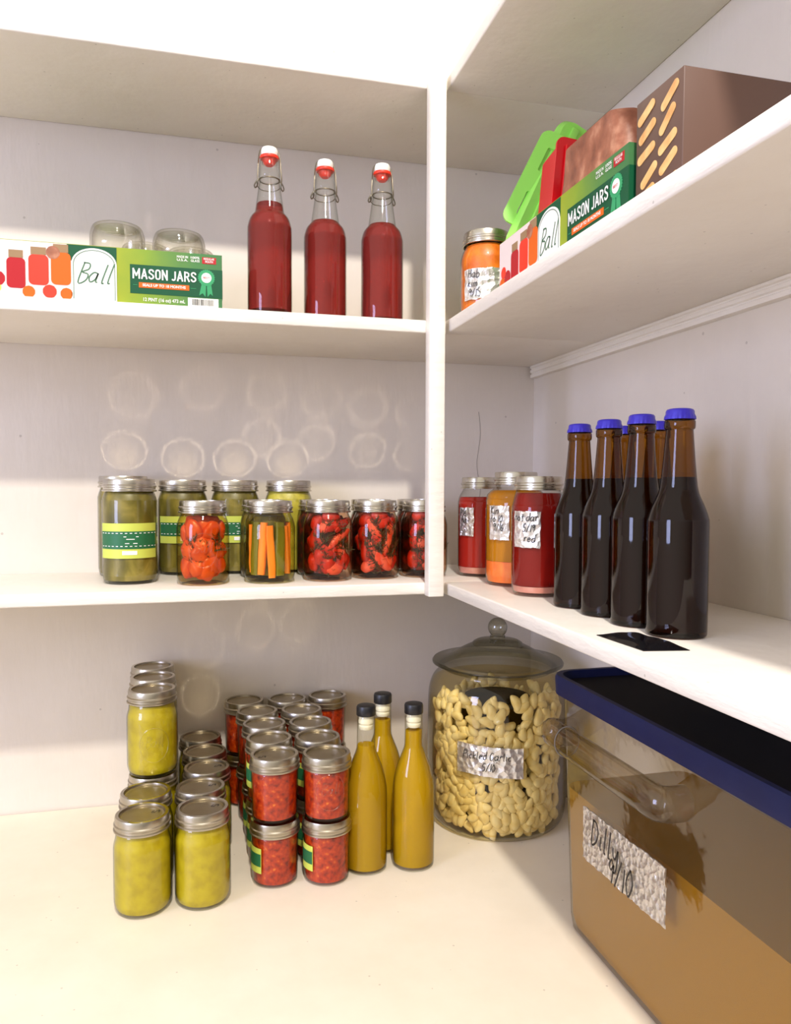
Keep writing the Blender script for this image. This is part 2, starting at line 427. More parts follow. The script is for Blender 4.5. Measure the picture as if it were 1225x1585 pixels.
M['brine_yellow'] = brine('yellow_brine', (.97, .92, .62, 1))
M['brine_garlic'] = brine('garlic_brine', (.96, .89, .68, 1))
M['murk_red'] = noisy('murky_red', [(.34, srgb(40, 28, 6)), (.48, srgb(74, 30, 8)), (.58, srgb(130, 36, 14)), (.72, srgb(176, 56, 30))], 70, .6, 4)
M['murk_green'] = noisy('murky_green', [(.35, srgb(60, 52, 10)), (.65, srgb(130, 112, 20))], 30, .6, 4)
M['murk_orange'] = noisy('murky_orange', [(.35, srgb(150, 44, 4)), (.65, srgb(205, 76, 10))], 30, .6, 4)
M['carrot'] = noisy('carrot_flesh', [(.35, srgb(228, 108, 14)), (.7, srgb(245, 150, 50))], 40, .4, stretch=(1, 1, .2))
M['cucumber'] = noisy('pickle_skin', [(.35, srgb(74, 76, 14)), (.7, srgb(134, 128, 40))], 30, .35, stretch=(1, 1, .2))
M['radish'] = noisy('pink_radish', [(.35, srgb(214, 62, 40)), (.7, srgb(236, 124, 96))], 45, .4)
M['radish_red'] = noisy('red_radish', [(.35, srgb(160, 24, 10)), (.7, srgb(206, 54, 26))], 45, .4)
M['pepper'] = noisy('orange_pepper', [(.3, srgb(190, 52, 2)), (.7, srgb(222, 92, 12))], 35, .35)
M['dill'] = plain('dill_green', srgb(62, 58, 14), .6)
M['clove'] = noisy('garlic_flesh', [(.3, srgb(240, 218, 160)), (.7, srgb(253, 244, 216))], 60, .35, 3, coat=.2)
M['clove_core'] = noisy('garlic_inside', [(.3, srgb(110, 88, 30)), (.6, srgb(190, 158, 84))], 60, .5)
M['blue_lid'] = noisy('blue_plastic', [(.3, srgb(9, 18, 62)), (.7, srgb(13, 23, 70))], 20, .5, spec=.3)
M['dark_lid'] = plain('dark_lid_recess', srgb(14, 14, 24), .7, 0, .15)
M['bin_liquid'] = liquid('amber_pickle_brine', (.86, .60, .14, 1), srgb(196, 146, 30), .65)
M['green_lid'] = plain('light_green_plastic', srgb(156, 236, 96), .35)
M['green_dark'] = plain('mid_green_plastic', srgb(84, 170, 34), .4)
M['red_plastic'] = plain('red_plastic', srgb(216, 14, 26), .3)
M['mottled_brown'] = noisy('brown_mottle', [(.3, srgb(120, 66, 44)), (.55, srgb(160, 98, 70)), (.72, srgb(196, 140, 108))], 45, .4, 5, bump=.5, bscale=60)  # brown reflections of wrapped jars painted as mottling; also a print colour
M['choc'] = plain('brown_card', srgb(92, 66, 54), .5)
M['tan'] = noisy('tan_print', [(.3, srgb(206, 150, 84)), (.7, srgb(236, 196, 130))], 60, .5)
M['card'] = plain('cut_card', srgb(150, 120, 84), .7)
M['dkgreen'] = plain('green_panel_print', srgb(2, 78, 46), .5, 0, .3)
M['mint'] = plain('mint_print', srgb(52, 150, 96), .5, 0, .3)
M['orange_print'] = plain('orange_print', srgb(220, 98, 18), .5, 0, .3)
M['red_print'] = plain('red_print', srgb(176, 26, 34), .5, 0, .3)
M['lime'] = plain('lime_paper', srgb(196, 206, 84), .5)
M['label_green'] = plain('label_green_paper', srgb(28, 100, 58), .5)
M['blackfilm'] = plain('black_film', srgb(14, 13, 16), .12)
M['peach'] = plain('pink_print', srgb(228, 212, 206), .45)
M['crack'] = plain('cobweb_grey', srgb(120, 112, 104), .8)
def boxface():
    m, nt, out = newmat('lime_to_green_card')
    b = bsdf(nt, out, (1, 1, 1, 1), .5, 0, .3)
    tc = N(nt, 'ShaderNodeTexCoord'); sx = N(nt, 'ShaderNodeSeparateXYZ'); nt.links.new(tc.outputs['Object'], sx.inputs[0])
    n = N(nt, 'ShaderNodeTexNoise', Scale=18, Detail=3); nt.links.new(tc.outputs['Object'], n.inputs['Vector'])
    ma = N(nt, 'ShaderNodeMath', operation='MULTIPLY_ADD'); ma.inputs[1].default_value = .07; nt.links.new(n.outputs['Fac'], ma.inputs[0]); nt.links.new(sx.outputs['X'], ma.inputs[2])
    d = N(nt, 'ShaderNodeMath', operation='MULTIPLY'); d.inputs[1].default_value = 2.6; nt.links.new(ma.outputs[0], d.inputs[0])
    r = ramp(nt, [(.0, srgb(140, 158, 40)), (.58, srgb(150, 162, 42)), (.68, srgb(124, 152, 46)), (.84, srgb(70, 122, 66)), (1, srgb(58, 108, 64))], d.outputs[0])
    nt.links.new(r.outputs[0], b.inputs['Base Color']); return m
M['boxface'] = boxface()

# ------------------------------------------------------------------ room
struct('wall_back', box('wall_back', XL - .1, XR + .1, D, D + .1, 0, EYE + 2.3), M['wall'])
struct('wall_right', box('wall_right', XR, XR + .1, .12, D, 0, EYE + 2.3), M['wall'])
struct('floor', box('floor', XL - .1, XR + .1, -1.6, D + .1, -.05, 0), M['floor'])
struct('ceiling', box('ceiling', XL - .1, XR + .1, F - .35, D + .1, EYE + 2.3, EYE + 2.36), M['wall'])

def shelf_thing(label, zt, zb, long_right=True):
    t = thing('wall_shelf', label, 'shelf', (0, 0, zb))
    h = zt - zb
    obj('shelf_board', box('shelf_board', XL, XR - .0005, F, D - .0005, 0, h, .0022), M['shelf'], t)
    obj('side_board', box('side_board', XE, XR - .0005, .12, F - .0006, 0, h, .0022), M['shelf'], t)
    return t
shelf_thing('white painted corner shelf board carrying the red bottles and the boxes, below the topmost shelf', ZUT, ZUB)
shelf_thing('white painted corner shelf board carrying pickles, red ferments and dark beer bottles', ZMT, ZMB)
shelf_thing('topmost white corner shelf board, empty, cut off by the upper edge', ZT + .0195, ZT)
t = thing('shelf_post', 'narrow white painted wooden post at the inner corner of the shelves', 'post', (.365, 1.1575, ZMB - .001))
obj('post_shaft', box('post_shaft', -.0125, .0125, -.0122, .0120, 0, ZT + .0195 - ZMB, .0016), M['shelf'], t)
# grooved cleat under the upper side shelf
def cleat():
    prof = [(0, 0), (-.012, 0), (-.012, .006), (-.0095, .0075), (-.0095, .009), (-.0125, .0105), (-.0125, .015), (-.010, .0165), (-.010, .018), (-.013, .0195), (-.013, .0232), (0, .0232)]
    me = prism('trim_1', prof, .12, 1.435 - .004)
    o = struct('trim_1', me, M['shelf']); o.location = (XR - .0003, 0, ZUB - .0234); return o
cleat()
# worktop, L-shaped
bm = bmesh.new()
pl = [(XL, .70), (.28, .70), (.28, .12), (XR - .0005, .12), (XR - .0005, D - .0005), (XL, D - .0005)]
a = [bm.verts.new((x, y, -.04)) for x, y in pl]; b = [bm.verts.new((x, y, 0)) for x, y in pl]
bm.faces.new(a); bm.faces.new(b)
for i in range(6): bm.faces.new((a[i], a[(i + 1) % 6], b[(i + 1) % 6], b[i]))
bmesh.ops.bevel(bm, geom=list(bm.edges), offset=.003, segments=2, affect='EDGES')
wt = thing('worktop', 'cream white painted low worktop under the shelves, holding stacked jars, bottles and the garlic jar', 'worktop', (0, 0, ZL))
obj('worktop_slab', finish(bm, 'worktop_slab', True, 40), M['worktop'], wt)
obj('front_panel', box('front_panel', XL, .30, .72, .745, -ZL, -.04), M['wall'], wt)
obj('side_panel', box('side_panel', .30, .325, .14, .7195, -ZL, -.04), M['wall'], wt)
# cobweb hanging from the corner
pts = [(.545, D - .0002, EYE + .150), (.549, D - .0002, EYE + .11), (.546, D - .0002, EYE + .08), (.542, D - .0002, EYE + .05), (.545, D - .0002, EYE + .02), (.550, D - .0002, EYE + .002), (.548, D - .0002, EYE - .02)]
tag(obj('cobweb_thread', tube('cobweb_thread', smooth_line(pts), .0004, 4), M['crack']), 'thin grey cobweb thread hanging on the back wall near the corner', 'cobweb')

# ------------------------------------------------------------------ jars
CACHE = {}
def cached(key, fn):
    if key not in CACHE: CACHE[key] = fn()
    return CACHE[key]
def jar_profile(kind, r, H):
    lr = LIDR[kind]
    if kind == 'pint':
        nk = lr - .0035; zs = H - .0175
        return [(0, .004), (r * .62, .003), (r * .80, .0002), (r * .9, .002), (r * .985, .012), (r, .024), (r, H * .62), (r * .985, H * .70), (r * .93, H * .765), (nk + .001, H * .82), (nk, H * .845), (nk, zs), (nk, zs)]
    if kind == 'half':
        nk = lr - .003; zs = H - .0175
        return [(0, .004), (r * .7, .003), (r * .84, .0002), (r * .92, .002), (r * .965, .008), (r * .972, .03), (r, H - .026), (r, H - .0225), (nk, zs), (nk, zs)]
    if kind == 'quart':     # tall wide-mouth
        nk = lr - .0035; zs = H - .0175
        return [(0, .004), (r * .7, .003), (r * .84, .0002), (r * .93, .002), (r * .99, .012), (r, .024), (r, H * .74), (r * .985, H * .80), (nk + .001, H * .86), (nk, H * .875), (nk, zs), (nk, zs)]
    if kind == 'tall':      # narrow-mouth tall
        nk = lr - .0035; zs = H - .0175
        return [(0, .004), (r * .66, .003), (r * .82, .0002), (r * .92, .003), (r * .985, .014), (r, .028), (r, H * .70), (r * .98, H * .76), (r * .93, H * .81), (nk + .001, H * .865), (nk, H * .88), (nk, zs), (nk, zs)]
LIDR = {'pint': .0368, 'half': .0362, 'quart': .0408, 'tall': .0345}
def lid_meshes(kind, H):
    R0 = LIDR[kind]
    z0, z1 = H - .0195, H
    band = [(R0 - .0012, z0), (R0 + .0005, z0 + .0004), (R0 + .0006, z0 + .0022), (R0 - .0012, z0 + .0034), (R0 - .0012, z0 + .0062), (R0 + .0002, z0 + .0074), (R0 + .0002, z0 + .0094), (R0 - .0013, z0 + .0108), (R0 - .0013, z1 - .0024), (R0 - .0022, z1), (R0 - .0064, z1), (R0 - .0067, z1 - .0036)]
    disc = [(R0 - .0064, z1 - .0036), (R0 - .0076, z1 - .0028), (R0 - .0085, z1 - .0027), (R0 - .0102, z1 - .0037), (R0 - .0108, z1 - .0038), (R0 * .35, z1 - .0034), (0, z1 - .0033)]
    return (cached(('band', kind, H), lambda: lathe('lid_band', band, 40, 34)), cached(('disc', kind, H), lambda: lathe('lid_disc', disc, 40, 34)))
def with_slot(me, mat):
    """mesh data is shared by material: one copy per material"""
    return cached(('m', me.name, mat.name), lambda: _mcopy(me, mat))
def _mcopy(me, mat):
    c = me.copy(); c.materials.clear(); c.materials.append(mat)
    if me.name.startswith('lid_band'):        # the flat rolled top of a screw band is shinier than its sides
        c.materials.append(M['rim'])
        zt = max(v.co.z for v in c.vertices)
        for p in c.polygons:
            if p.center.z > zt - 1e-4: p.material_index = 1
    return c
def inner(prof, gap, top, bottom=.0055):
    """fill volume: the profile shrunk by gap and cut off at height top"""
    out = [(0, bottom)]
    last = None
    for r, z in prof:
        if r < 1e-6: continue
        q = (max(r - gap, .001), max(z, bottom))
        if z <= bottom: last = q; continue
        if last is not None: out.append((last[0], bottom)); last = None
        if z >= top:
            pr, pz = out[-1]
            if z - pz > 1e-9:
                f = (top - pz) / (z - pz); out.append((pr + (q[0] - pr) * f, top))
            break
        out.append(q)
    out.append((0, out[-1][1])); return out
def make_jar(kind, r, H, label, loc, group=None, fill=None, filltop=.9, glassm='glass', band='band', name='mason_jar', rotz=0, cat='jar', upside=False, lid=True, lees=None, leesz=0, core=None):
    t = thing(name, label, cat, loc, rotz, group)
    prof = curve_prof(jar_profile(kind, r, H), 3)
    gm = with_slot(cached(('g', kind, r, H), lambda: lathe('jar_glass', prof, 44, 60)), M[glassm])
    obj('jar_glass', gm, None, t)
    if lid:
        b, d = lid_meshes(kind, H)
        obj('lid_band', with_slot(b, M[band]), None, t); obj('lid_disc', with_slot(d, M['disc']), None, t)
    if fill:
        b0 = .0055
        if lees:
            obj('sediment', with_slot(cached(('l', kind, r, H, leesz), lambda: lathe('sediment', inner(prof, .0016, leesz), 40, 50)), M[lees]), None, t)
            b0 = leesz + .0004
        obj('filling', with_slot(cached(('f', kind, r, H, filltop, b0), lambda: lathe('filling', inner(prof, .0016, H * filltop, b0), 40, 50)), M[fill]), None, t)
    if core:
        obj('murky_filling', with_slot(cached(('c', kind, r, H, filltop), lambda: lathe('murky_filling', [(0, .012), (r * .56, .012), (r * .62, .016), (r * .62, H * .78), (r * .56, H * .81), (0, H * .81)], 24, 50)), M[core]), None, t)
    return t
def emblem(t, r, z, seed=0, turn=0):
    """raised oval with script on the glass"""
    mp = cyl_map(r, -PI / 2 + turn, z)
    bm = bmesh.new()
    el = [mp(.022 * math.cos(2 * PI * k / 40), .026 * math.sin(2 * PI * k / 40), .0004) for k in range(40)]
    tube_bm(bm, el, .0007, 5, True)
    for pl in pen_lines([('Ball', -.0135, -.003)], .0085, .2): tube_bm(bm, [mp(p.x, p.y, .0003) for p in pl], .0006, 4)
    obj('embossed_emblem', finish(bm, 'embossed_emblem', True, 60), M['emblem'], t)
def lid_mark(t, kind, H, seed, ang=.5):
    rnd = random.Random(seed)
    r = LIDR[kind] * .5
    cx, cy = r * math.cos(ang), r * math.sin(ang)
    mp = lambda s, tt, l=0: Vector((cx + s, cy + tt, H - .0036 + l))
    obj('ink_mark', pen_mesh('ink_mark', pen_lines([('6/9', -.006, -.003)], .0042, .2, seed), .0009, mp, .0003), M['ink'], t)

# --- middle shelf, front row of pints
PR, PH = .0403, .130
row = [(.0117, 1.2394, 'pint jar of orange-red peppers, standing alone in front of the labelled tall jars'),
       (.1152, 1.2400, 'pint jar of carrot sticks and cucumber spears in yellow brine, front row'),
       (.2106, 1.2470, 'pint jar of red radish pieces and herbs, beside the carrot stick jar'),
       (.2935, 1.2600, 'pint jar with long pink radish pieces and much dill, second from the white post'),
       (.3796, 1.2638, 'pint jar of red pickles half hidden behind the white post')]
jars = []
for i, (x, y, lab) in enumerate(row):
    j = make_jar('pint', PR, PH, lab, (x, y, ZMT), 'pint pickle jars in the front row of the middle shelf', fill=['brine_orange', 'brine_yellow', 'brine_red', 'brine_red', 'brine_red'][i], filltop=.862, core=['murk_orange', 'murk_green', 'murk_red', 'murk_red', 'murk_red'][i])
    jars.append(j)
emblem(jars[0], PR, .055)
back = [(.112, 1.3215, 'pint jar behind the carrot stick jar, only its rim edge showing', 'murk_green'),
        (.209, 1.3290, 'pint jar of red pickles behind the first red radish jar', 'murk_red'),
        (.3050, 1.3430, 'pint jar of red pickles behind the gap before the post jar', 'murk_red'),
        (.3900, 1.3470, 'pint jar of red pickles behind the jar at the white post', 'murk_red')]
for x, y, lab, mt in back:
    make_jar('pint', PR - .0008, PH, lab, (x, y, ZMT), 'pint pickle jars in the second row of the middle shelf', fill=mt, filltop=.862)

# --- pieces in the pint jars
def stick(w, d, h, seed):
    bm = bmesh.new(); rnd = random.Random(seed)
    loops = []
    for k in range(6):
        z = h * (k / 5 - .5); s = 1 - .25 * abs(k / 5 - .5) ** 2 * 4 * .6
        ox, oy = rnd.uniform(-.0006, .0006), rnd.uniform(-.0006, .0006)
        loops.append([(x * s + ox, y * s + oy, z) for x, y in rrect(w, d, min(w, d) * .25, 2)])
    loft_bm(bm, loops); return finish(bm, 'stick', True, 50)
def blob(rx, ry, rz, seed, amp=.12, name='blob', bend=0.0):
    bm = bmesh.new(); bmesh.ops.create_icosphere(bm, subdivisions=3, radius=1)
    for v in bm.verts:
        q = v.co.copy()
        k = 1 + amp * noise.noise(q * 1.3 + Vector((seed * 3.7, 0, 0)))
        v.co = Vector((q.x * rx * k + bend * q.z * q.z, q.y * ry * k, q.z * rz * k))
    return finish(bm, name, True, 180)
def piece(name, me, mat, j, ang, rad, z, rot, label, cat, group):
    x, y, _ = j.location
    o = obj(name, with_slot(me, mat), None, None, (x + rad * math.cos(ang), y + rad * math.sin(ang), ZMT + z), rot)
    tag(o, label, cat, group); return o
def sprig(seed, L=.06):
    rnd = random.Random(seed); bm = bmesh.new()
    p = Vector((0, 0, -L / 2)); d = Vector((rnd.uniform(-.3, .3), rnd.uniform(-.1, .1), 1)).normalized(); pts = [p.copy()]
    for k in range(8):
        d = (d + Vector((rnd.uniform(-.35, .35), rnd.uniform(-.1, .1), 0))).normalized(); p = p + d * L / 8; pts.append(p.copy())
    tube_bm(bm, pts, .0006, 4)
    for k in range(1, 9):
        for s in (-1, 1):
            q = pts[k]; e = Vector((s * rnd.uniform(.5, 1), rnd.uniform(-.15, .15), rnd.uniform(.2, 1))).normalized()
            ln = rnd.uniform(.008, .016)
            tube_bm(bm, [q, q + e * ln * .5, q + e * ln + Vector((0, 0, .002))], .00045, 3)
            for u in (.35, .6, .85):
                h = q + e * ln * u
                tube_bm(bm, [h, h + Vector((rnd.uniform(-1, 1), rnd.uniform(-.2, .2), rnd.uniform(0, 1))).normalized() * .006], .00035, 3)
    return finish(bm, 'dill_sprig', False)
st1, st2, st3 = stick(.0125, .009, .082, 1), stick(.0105, .009, .076, 2), stick(.012, .009, .062, 3)
cuc = stick(.017, .012, .084, 4)
# jar of peppers
rnd = random.Random(3)
for k, (a, z, s) in enumerate([(-110, .030, 1.15), (-65, .034, 1.1), (-150, .052, 1), (-30, .055, 1), (-95, .062, 1.2), (-60, .082, 1.1), (-125, .084, 1.15), (-15, .030, 1), (-165, .026, 1), (170, .08, 1), (0, .082, 1), (90, .04, 1), (90, .08, 1), (130, .06, 1), (45, .06, 1), (-80, .022, 1), (-120, .1, 1), (-75, .1, 1), (-140, .098, 1), (-10, .055, 1), (-100, .045, 1), (-70, .055, 1)]):
    piece('pepper_piece', cached(('pep', k % 4), lambda: blob(.0145, .0105, .0175, k, .25)), M['pepper'], jars[0], R(a), .0240 if z < .09 else .0165, min(z, .090), (rnd.uniform(-.5, .5), rnd.uniform(-.5, .5), R(a) + PI / 2), 'orange-red pepper piece packed in the jar of peppers', 'pepper', 'pepper pieces in the orange-red jar')
# carrots and cucumbers
for k, (a, m, z, tl) in enumerate([(-118, 'c1', .055, .06), (-92, 'c1', .050, -.05), (-62, 'u', .054, 0), (-145, 'u', .055, .05), (-30, 'c2', .052, -.12), (-8, 'c1', .054, .05), (180, 'c2', .054, 0), (140, 'u', .055, 0), (100, 'c2', .053, 0), (60, 'c1', .054, 0), (25, 'u', .054, 0)]):
    r0 = .0275
    if m == 'u': piece('cucumber_spear', cuc, M['cucumber'], jars[1], R(a), r0 - .001, z, (0, tl, R(a) + PI / 2), 'green cucumber spear upright in the carrot and cucumber jar', 'cucumber', 'cucumber spears in the yellow brine jar')
    else: piece('carrot_stick', st1 if m == 'c1' else st2, M['carrot'], jars[1], R(a), r0 + .001, z, (0, tl, R(a) + PI / 2), 'orange carrot stick upright in the carrot and cucumber jar', 'carrot', 'carrot sticks in the yellow brine jar')
# radish jars
rs = [blob(.0085, .0065, .0225, 5, .12, 'radish', .002), blob(.011, .006, .014, 6, .15, 'radish'), blob(.007, .006, .027, 7, .12, 'radish', .003), blob(.013, .009, .015, 8, .25, 'radish')]
LAY = {2: [(-40, .092, 2, 1.2, 1), (-115, .058, 2, -.7, 1), (-78, .020, 1, 1.4, 0), (-140, .095, 1, .6, 1), (-90, .104, 1, 1.5, 1), (-55, .050, 1, -.4, 0), (-62, .070, 2, .95, 0), (-128, .040, 3, .2, 1), (-100, .026, 3, -.3, 1), (-105, .088, 1, 1.0, 0), (-70, .090, 0, 1.3, 1), (-45, .034, 3, .3, 1), (-150, .070, 0, .3, 1), (-25, .070, 1, 0, 1), (-85, .048, 1, .5, 1), (-160, .03, 3, 0, 1), (-10, .03, 3, 0, 1), (90, .04, 3, 0, 1), (90, .08, 3, 0, 1), (150, .06, 3, 0, 1), (30, .06, 3, 0, 1)],
       3: [(-90, .105, 1, 1.5, 1), (-128, .022, 1, .9, 0), (-55, .028, 1, .6, 0), (-100, .066, 1, .3, 1), (-30, .095, 1, .5, 1), (-140, .098, 1, .8, 1), (-112, .084, 0, -.55, 0), (-105, .042, 2, -.45, 0), (-45, .082, 1, .1, 0), (-80, .030, 0, -.7, 0), (-140, .045, 0, -.1, 1), (-60, .060, 0, .35, 0), (-75, .094, 1, .9, 1), (-150, .075, 1, 0, 1), (-20, .05, 1, .2, 1), (-25, .028, 3, 0, 1), (90, .04, 3, 0, 1), (90, .08, 3, 0, 1), (150, .06, 3, 0, 1), (30, .06, 3, 0, 1)],
       4: [(-80, .064, 2, -.5, 1), (-110, .060, 1, .5, 0), (-120, .104, 1, 1.4, 1), (-70, .104, 1, 1.5, 1), (-85, .022, 1, 1.3, 0), (-95, .090, 1, 1.2, 0), (-140, .062, 1, .1, 1), (-70, .088, 0, 1.2, 0), (-100, .035, 3, .4, 1), (-60, .040, 0, .2, 1), (-30, .06, 3, 0, 1), (-125, .085, 0, .8, 1), (-15, .035, 3, 0, 1), (0, .08, 3, 0, 1), (-150, .03, 3, 0, 1), (90, .04, 3, 0, 1), (90, .08, 3, 0, 1)]}
WHERE = {2: 'the jar beside the carrot sticks', 3: 'the jar with much dill', 4: 'the jar behind the white post'}
for ji, lay in LAY.items():
    for (a, z, s, tl, c) in lay:
        piece('radish_piece', rs[s], M['radish_red' if c else 'radish'], jars[ji], R(a), .0275 if s != 3 else .026, z, (0, tl, R(a) + PI / 2), ('red' if c else 'pale pink') + ' radish piece in ' + WHERE[ji], 'radish', ('red' if c else 'pink') + ' radish pieces in ' + WHERE[ji])
    for k, (a, z) in enumerate([(-75, .058), (-110, .060), (-45, .05), (-135, .055), (-90, .078), (-20, .06), (-60, .036), (-95, .040), (-120, .082), (-58, .076), (-100, .024)]):
        o = piece('dill_sprig', cached(('sp', k % 3), lambda: sprig(k % 3, .034)), M['dill'], jars[ji], R(a), .0318, z, (.0, random.Random(k + ji).uniform(-1.2, 1.2), R(a) + PI / 2), 'dark green dill sprig in ' + WHERE[ji], 'dill', 'dill sprigs in ' + WHERE[ji])
for k, (a, z) in enumerate([(-75, .055), (-105, .045), (-130, .055), (-45, .06)]):
    piece('herb_sprig', cached(('sp', k % 3), lambda: sprig(k % 3, .034)), M['dill'], jars[0], R(a), .0310, z, (0, .8 - k * .5, R(a) + PI / 2), 'dark green herb sprig in the orange-red pepper jar', 'herb', 'herb sprigs in the pepper jar')

# --- tall labelled jars at the back
QR, QH = .0418, .163
quarts = [(-.1000, 1.2830, 'tall jar with lime and green label, cut by the edge, in front of the others', 'olive_brine', 1, .0),
          (-.1180, 1.3900, 'tall jar at the wall behind the cut-off labelled jar', 'olive_brine', 0, 0),
          (-.0205, 1.3970, 'tall labelled jar of olive pickles behind the orange-red pepper jar', 'olive_brine', 1, .1),
          (.0692, 1.3970, 'tall labelled jar of dark pickles between the pepper jar and the carrot jar', 'olive_brine', 1, .1),
          (.1640, 1.3970, 'tall jar of bright yellow pickles behind the carrot and radish jars', 'yellow_pickle', 0, 0)]
for x, y, lab, fl, has, turn in quarts:
    q = make_jar('quart', QR, QH + (.006 if has == 0 and x < -.1 else 0), lab, (x, y, ZMT), 'tall pickle jars in the back row of the middle shelf', fill=fl, filltop=.885)
    if has:
        a0 = -PI / 2 + turn; zc = .068 if x < -.09 else .078; h = .054 if x < -.09 else .046
        mp = cyl_map(QR + .0003, a0, zc)
        lb = obj('paper_label', patch('paper_label', .100, h, mp, 40, 2, .0004), M['lime'], q)
        g = cyl_map(QR + .0008, a0, zc + h * .02)
        obj('green_strip', patch('green_strip', .098, h * .50, g, 40, 2, .0003), M['label_green'], lb)
        d = []
        for k in range(14):
            for zz in (h * .20, -h * .17):
                d.append([Vector((-.046 + k * .007, zz)), Vector((-.0425 + k * .007, zz))])
        for (xa, xb, zz) in ((-.006, .016, h * .10), (-.002, .010, h * .03), (-.004, .014, -h * .09)):
            d.append([Vector((xa, zz)), Vector((xb, zz))])
        obj('printed_lines', pen_mesh('printed_lines', d, .0011, cyl_map(QR + .0013, a0, zc + h * .02), .0002), M['white'], lb)
        obj('white_tab', patch('white_tab', .022, .006, cyl_map(QR + .0008, a0 + .06, zc - h * .34), 10, 1, .0003), M['white'], lb)

# --- red and amber ferment jars on the side
def foil_label(t, r, zc, w, h, a0, lines, xh, seed, mat='foil', pen=.0011, rag=.0015):
    mp = cyl_map(r + .0004, a0, zc)
    f = obj('foil_label', patch('foil_label', w, h, mp, 26, 16, .0008, .0012, rag, seed), M[mat], t)
    if lines: obj('handwriting', pen_mesh('handwriting', pen_lines(lines, xh, .15, seed), pen, cyl_map(r + .0028, a0, zc), .0), M['ink'], f)
    return f
va = math.atan2(-1.12, -.487)     # direction from the side jars to the viewer
g1 = make_jar('tall', .0400, .1690, 'tall jar of red ferment with a foil label, next to the white post', (.4787, 1.2511, ZMT), 'foil-labelled ferment jars on the side shelf', 'pink_juice', .80, lees='pink_lees', leesz=.016)
foil_label(g1, .0400, .094, .030, .048, va - .62, [('P16', -.012, .010), ('ho-', -.008, -.002)], .006, 4, 'foil_dull')
g2 = make_jar('tall', .0470, .1757, 'fat jar of amber ferment with orange sediment, between two red ones', (.4868, 1.1203, ZMT), 'foil-labelled ferment jars on the side shelf', 'amber_juice', .84, lees='orange_lees', leesz=.038)
foil_label(g2, .0470, .098, .036, .052, va - .58, [('Kin', -.014, .013), ('fo 10', -.015, .001), ('9/16', -.009, -.012)], .0062, 5)
g3 = make_jar('tall', .0372, .1675, 'dark red ferment jar with a foil label, beside the first beer bottle', (.4705, 1.0040, ZMT), 'foil-labelled ferment jars on the side shelf', 'dark_juice', .86, lees='pink_lees', leesz=.014)
foil_label(g3, .0372, .094, .040, .050, va - .48, [('hot dar', -.018, .012), ('5/19', -.004, -.003), ('red', -.002, -.017)], .0058, 6)

# --- beer bottles
def beer_profile():
    return curve_prof([(0, .006), (.018, .004), (.0265, .0003), (.0295, .0025), (.0305, .008), (.0305, .060), (.0305, .112), (.0296, .122), (.0255, .134), (.0203, .146), (.0180, .158), (.0158, .180), (.0138, .205), (.0134, .211)], 4) + [(.0134, .211), (.0150, .2125), (.0153, .215), (.0153, .2195), (.0142, .2215), (.0132, .222), (.0128, .226), (0.0, .2262)]
def cap_mesh():
    def wob(a, z): return 1 + (.055 * (1 if z < .2265 else 0) * (.5 + .5 * math.cos(21 * a)))
    return lathe('crown_cap', [(.0136, .2215), (.0150, .2217), (.0147, .2245), (.0142, .2270), (.0140, .2300), (.0128, .2318), (.0105, .2325), (0, .2327)], 84, 50, wob)
BW = ['first brown beer bottle with blue cap, beside the dark red ferment jar', 'second brown beer bottle in the front row, blue cap', 'third brown beer bottle in the front row, behind the black packet', 'fourth beer bottle, cut off by the edge, in the front row', 'back-row beer bottle whose blue cap shows between the second and third', 'back-row beer bottle showing beyond the third bottle']
bp = beer_profile()
for (x, y), lab in zip([(.4743, .8925), (.4768, .8246), (.4775, .7569), (.4809, .6926), (.5450, .9050), (.5450, .8290)], BW):
    t = thing('beer_bottle', lab, 'bottle', (x, y, ZMT), 0, 'brown beer bottles with blue caps')
    obj('bottle_glass', with_slot(cached('beer', lambda: lathe('bottle_glass', bp, 44, 50)), M['amber']), None, t)
    obj('beer', with_slot(cached('beerliq', lambda: lathe('beer', inner([p for p in bp if p[1] < .21], .0012, .163, .006), 40, 60)), M['stout']), None, t)
    obj('crown_cap', with_slot(cached('cap', cap_mesh), M['blue_cap']), None, t)
# black packet lying in front of the bottles
bm = bmesh.new()
pk = [(.3985, .7080), (.4440, .7050), (.4460, .6200), (.4020, .6280)]
n = 10; g = []
for j in range(n + 1):
    row_ = []
    for i in range(n + 1):
        u, v = i / n, j / n
        x = (pk[0][0] * (1 - u) + pk[1][0] * u) * (1 - v) + (pk[3][0] * (1 - u) + pk[2][0] * u) * v
        y = (pk[0][1] * (1 - u) + pk[1][1] * u) * (1 - v) + (pk[3][1] * (1 - u) + pk[2][1] * u) * v
        e = min(u, 1 - u, v, 1 - v)
        row_.append(bm.verts.new((x, y, .0006 + .0045 * min(1, e * 5) + .0016 * noise.noise(Vector((u * 4, v * 4, 2))) * min(1, e * 6))))
    g.append(row_)
for j in range(n):
    for i in range(n): bm.faces.new((g[j][i], g[j][i + 1], g[j + 1][i + 1], g[j + 1][i]))
rim = [g[0][i] for i in range(n + 1)] + [g[j][n] for j in range(1, n + 1)] + [g[n][i] for i in range(n - 1, -1, -1)] + [g[j][0] for j in range(n - 1, 0, -1)]
lowv = [bm.verts.new((v.co.x, v.co.y, 0)) for v in rim]
for i in range(len(rim)): bm.faces.new((rim[i], rim[(i + 1) % len(rim)], lowv[(i + 1) % len(rim)], lowv[i]))
bm.faces.new(lowv)
o = obj('plastic_packet', finish(bm, 'plastic_packet', True, 50), M['blackfilm'], None, (0, 0, ZMT + .0002))
tag(o, 'flat glossy black plastic packet lying before the beer bottles', 'packet')

